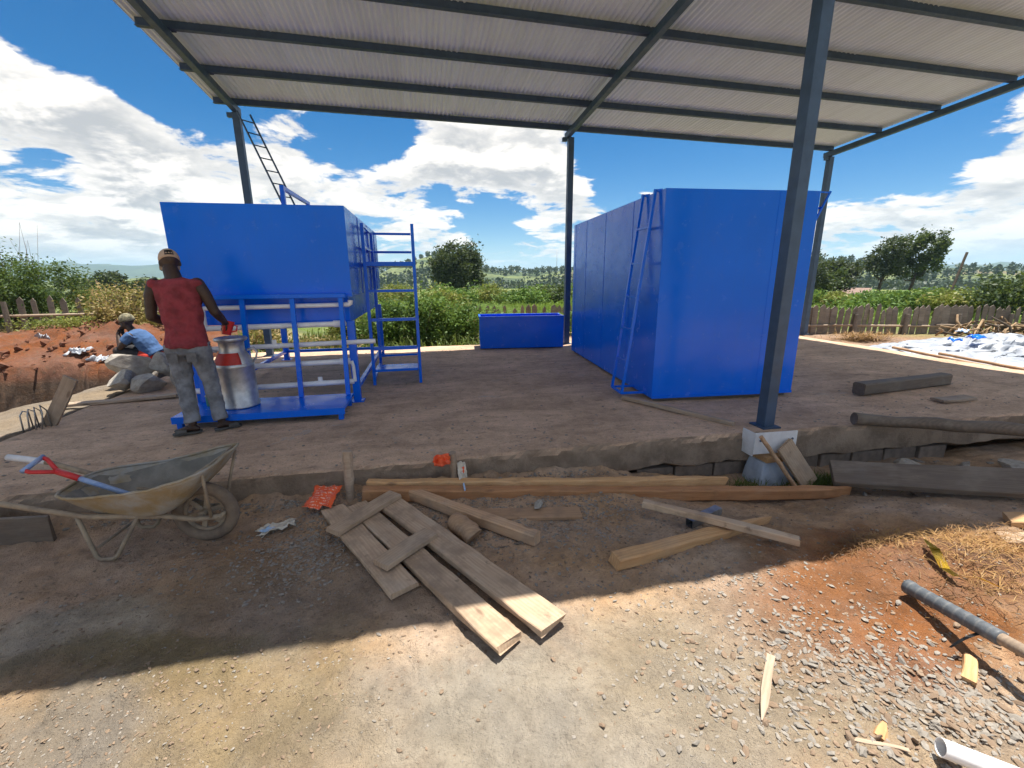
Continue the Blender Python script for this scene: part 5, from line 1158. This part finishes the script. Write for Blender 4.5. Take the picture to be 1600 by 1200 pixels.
for k, (az, r_, rr2, hh, m_, lab) in enumerate(((44.5, 30, 1.6, .55, L_HEDGE, 'field bush right of the big tank beyond the fence'), (48.2, 31, 1.7, .5, L_YELL, 'yellow green field bush below the windswept trees'), (51.5, 29, 2.0, .55, L_HEDGE, 'field bush right of the windswept trees'), (54.8, 28, 2.2, .6, L_HEDGE, 'broad field bush by the leaning pole'), (58.2, 27, 2.0, .62, L_YELL, 'yellow green field bush right of the leaning pole'), (61.0, 26, 1.8, .95, L_MID, 'dark bush at the right edge of the picture'), (20, 36, 1.8, .7, L_HEDGE, 'field bush behind the middle post'), (-2.5, 34, 1.8, .75, L_YELL, 'field bush behind the step stand'), (9, 30, 1.5, .7, L_YELL, 'low yellow green bush below the round tree'), (13.2, 27, 1.6, .62, L_HEDGE, 'green field bush above the middle of the blue trough'), (16.4, 29, 1.5, .75, L_MID, 'dark field bush above the right end of the blue trough'), (4.5, 26, 1.5, .75, L_HEDGE, 'green field bush left of the round tree'))):
    x, y = r_ * math.sin(R(az)), r_ * math.cos(R(az)); bush('field_bush', (x, y), (rr2, rr2 * .7, hh), 3600, .17, m_, 50 + k, lab, 'bush', 'bushes in the far field', 36, .2, 5)
for k, (x, y, h, r_) in enumerate(((-36.5, 58, 2.9, (2.6, 2.4, 1.4)), (-33.2, 57, 3.4, (2.0, 2.0, 1.6)), (-30.0, 59, 2.7, (2.4, 2.2, 1.3)))):
    tree('distant_tree', (x, y, -1.2), h, r_, 4200, .34, L_DARK, 80 + k, ('dark distant tree left of the group above the yellow brush', 'tallest middle tree of the distant group above the yellow brush', 'dark distant tree nearest the standing man')[k], 'distant trees on the left', 34, .16, (0, 0), .2, .2, .4)
log('leaning_pole', (22.6, 15.2, -.5), (23.9, 15.6, 2.35), .05, BARK, 'thin dark pole leaning in the field on the right', 91, 'pole')
# farmhouse roof glimpsed under the windswept trees
hs = empty('farm_shed', (45.0, 38.5, -1.75), R(-50), 'small farm shed with a rusty roof under the windswept trees', 'shed')
MB().box((0, 0, .6), (2.2, 1.6, 1.2)).build('wall', W_OLD, hs); MB().add([(-1.3, -1.0, 1.15), (1.3, -1.0, 1.15), (1.3, 0, 1.75), (-1.3, 0, 1.75), (-1.3, 1.0, 1.15), (1.3, 1.0, 1.15)], [(0, 1, 2, 3), (3, 2, 5, 4)]).build('roof', mat_simple('rusty_roof', (.30, .20, .16), (.24, .15, .12), .7, 4), hs)
# woods on the hills: one far mass of trees
rg_ = np.random.default_rng(77); Vs = []; hv = np.array([v.co[:] for v in near_hill.data.vertices]).reshape(220, 26, 3)
for i in range(3600):
    a = rg_.uniform(-12, 62); fa = (a + 80) / 175 * 219; ia = int(fa); jr = rg_.uniform(3, 14.5); j0 = int(jr)
    q = hv[ia, j0] * (1 - (jr - j0)) + hv[ia, j0 + 1] * (jr - j0)
    if fbm(q[0] * .012, q[1] * .012, 3.0, 3) < -.05 + .1 * rg_.normal(): continue
    h = rg_.uniform(2.2, 5.5); w_ = h * rg_.uniform(.35, .75); n = 22; p = rg_.normal(size=(n, 3)); p /= np.linalg.norm(p, axis=1)[:, None]; p *= rg_.uniform(.4, 1, (n, 1)); Vs.append(q + p * [w_, w_, h * .5] + [0, 0, h * .45])
V, F = leaf_quads(np.vstack(Vs), None, rg_, 1.5, .75); fw = link(bpy.data.objects.new('far_woods', mesh_np('far_woods', V, F, L_FAR))); tag(fw, 'woods scattered over the far green hillside', 'woods', None, 'stuff')
# slender masts on the hill
for k, a in enumerate((17.6, 18.6)):
    r_ = 380; MB_ = MB().tube([(0, 0, -6), (0, 0, 22 - 4 * k)], [.3, .12], 6); o = MB_.build('radio_mast', GALV, None, True); o.location = (r_ * math.sin(R(a)), r_ * math.cos(R(a)), 0); tag(o, ('taller thin mast on the far hill left of the big tank', 'shorter thin mast on the far hill left of the big tank')[k], 'mast')

# ------------------------------------------------------------------ haze
hz = MB().box((0, 1500, 55), (8400, 7600, 140)).build('haze', None); hz['kind'] = 'stuff'; hz.display_type = 'WIRE'
hm_ = bpy.data.materials.new('valley_haze'); hm_.use_nodes = True; H_ = NT(hm_.node_tree); H_.n.clear()
pv = H_.node('ShaderNodeVolumePrincipled'); pv.inputs['Color'].default_value = (.52, .74, 1.0, 1); pv.inputs['Density'].default_value = .00026; pv.inputs['Anisotropy'].default_value = .2
oo = H_.node('ShaderNodeOutputMaterial'); H_.l.new(pv.outputs[0], oo.inputs['Volume']); hz.data.materials.append(hm_)
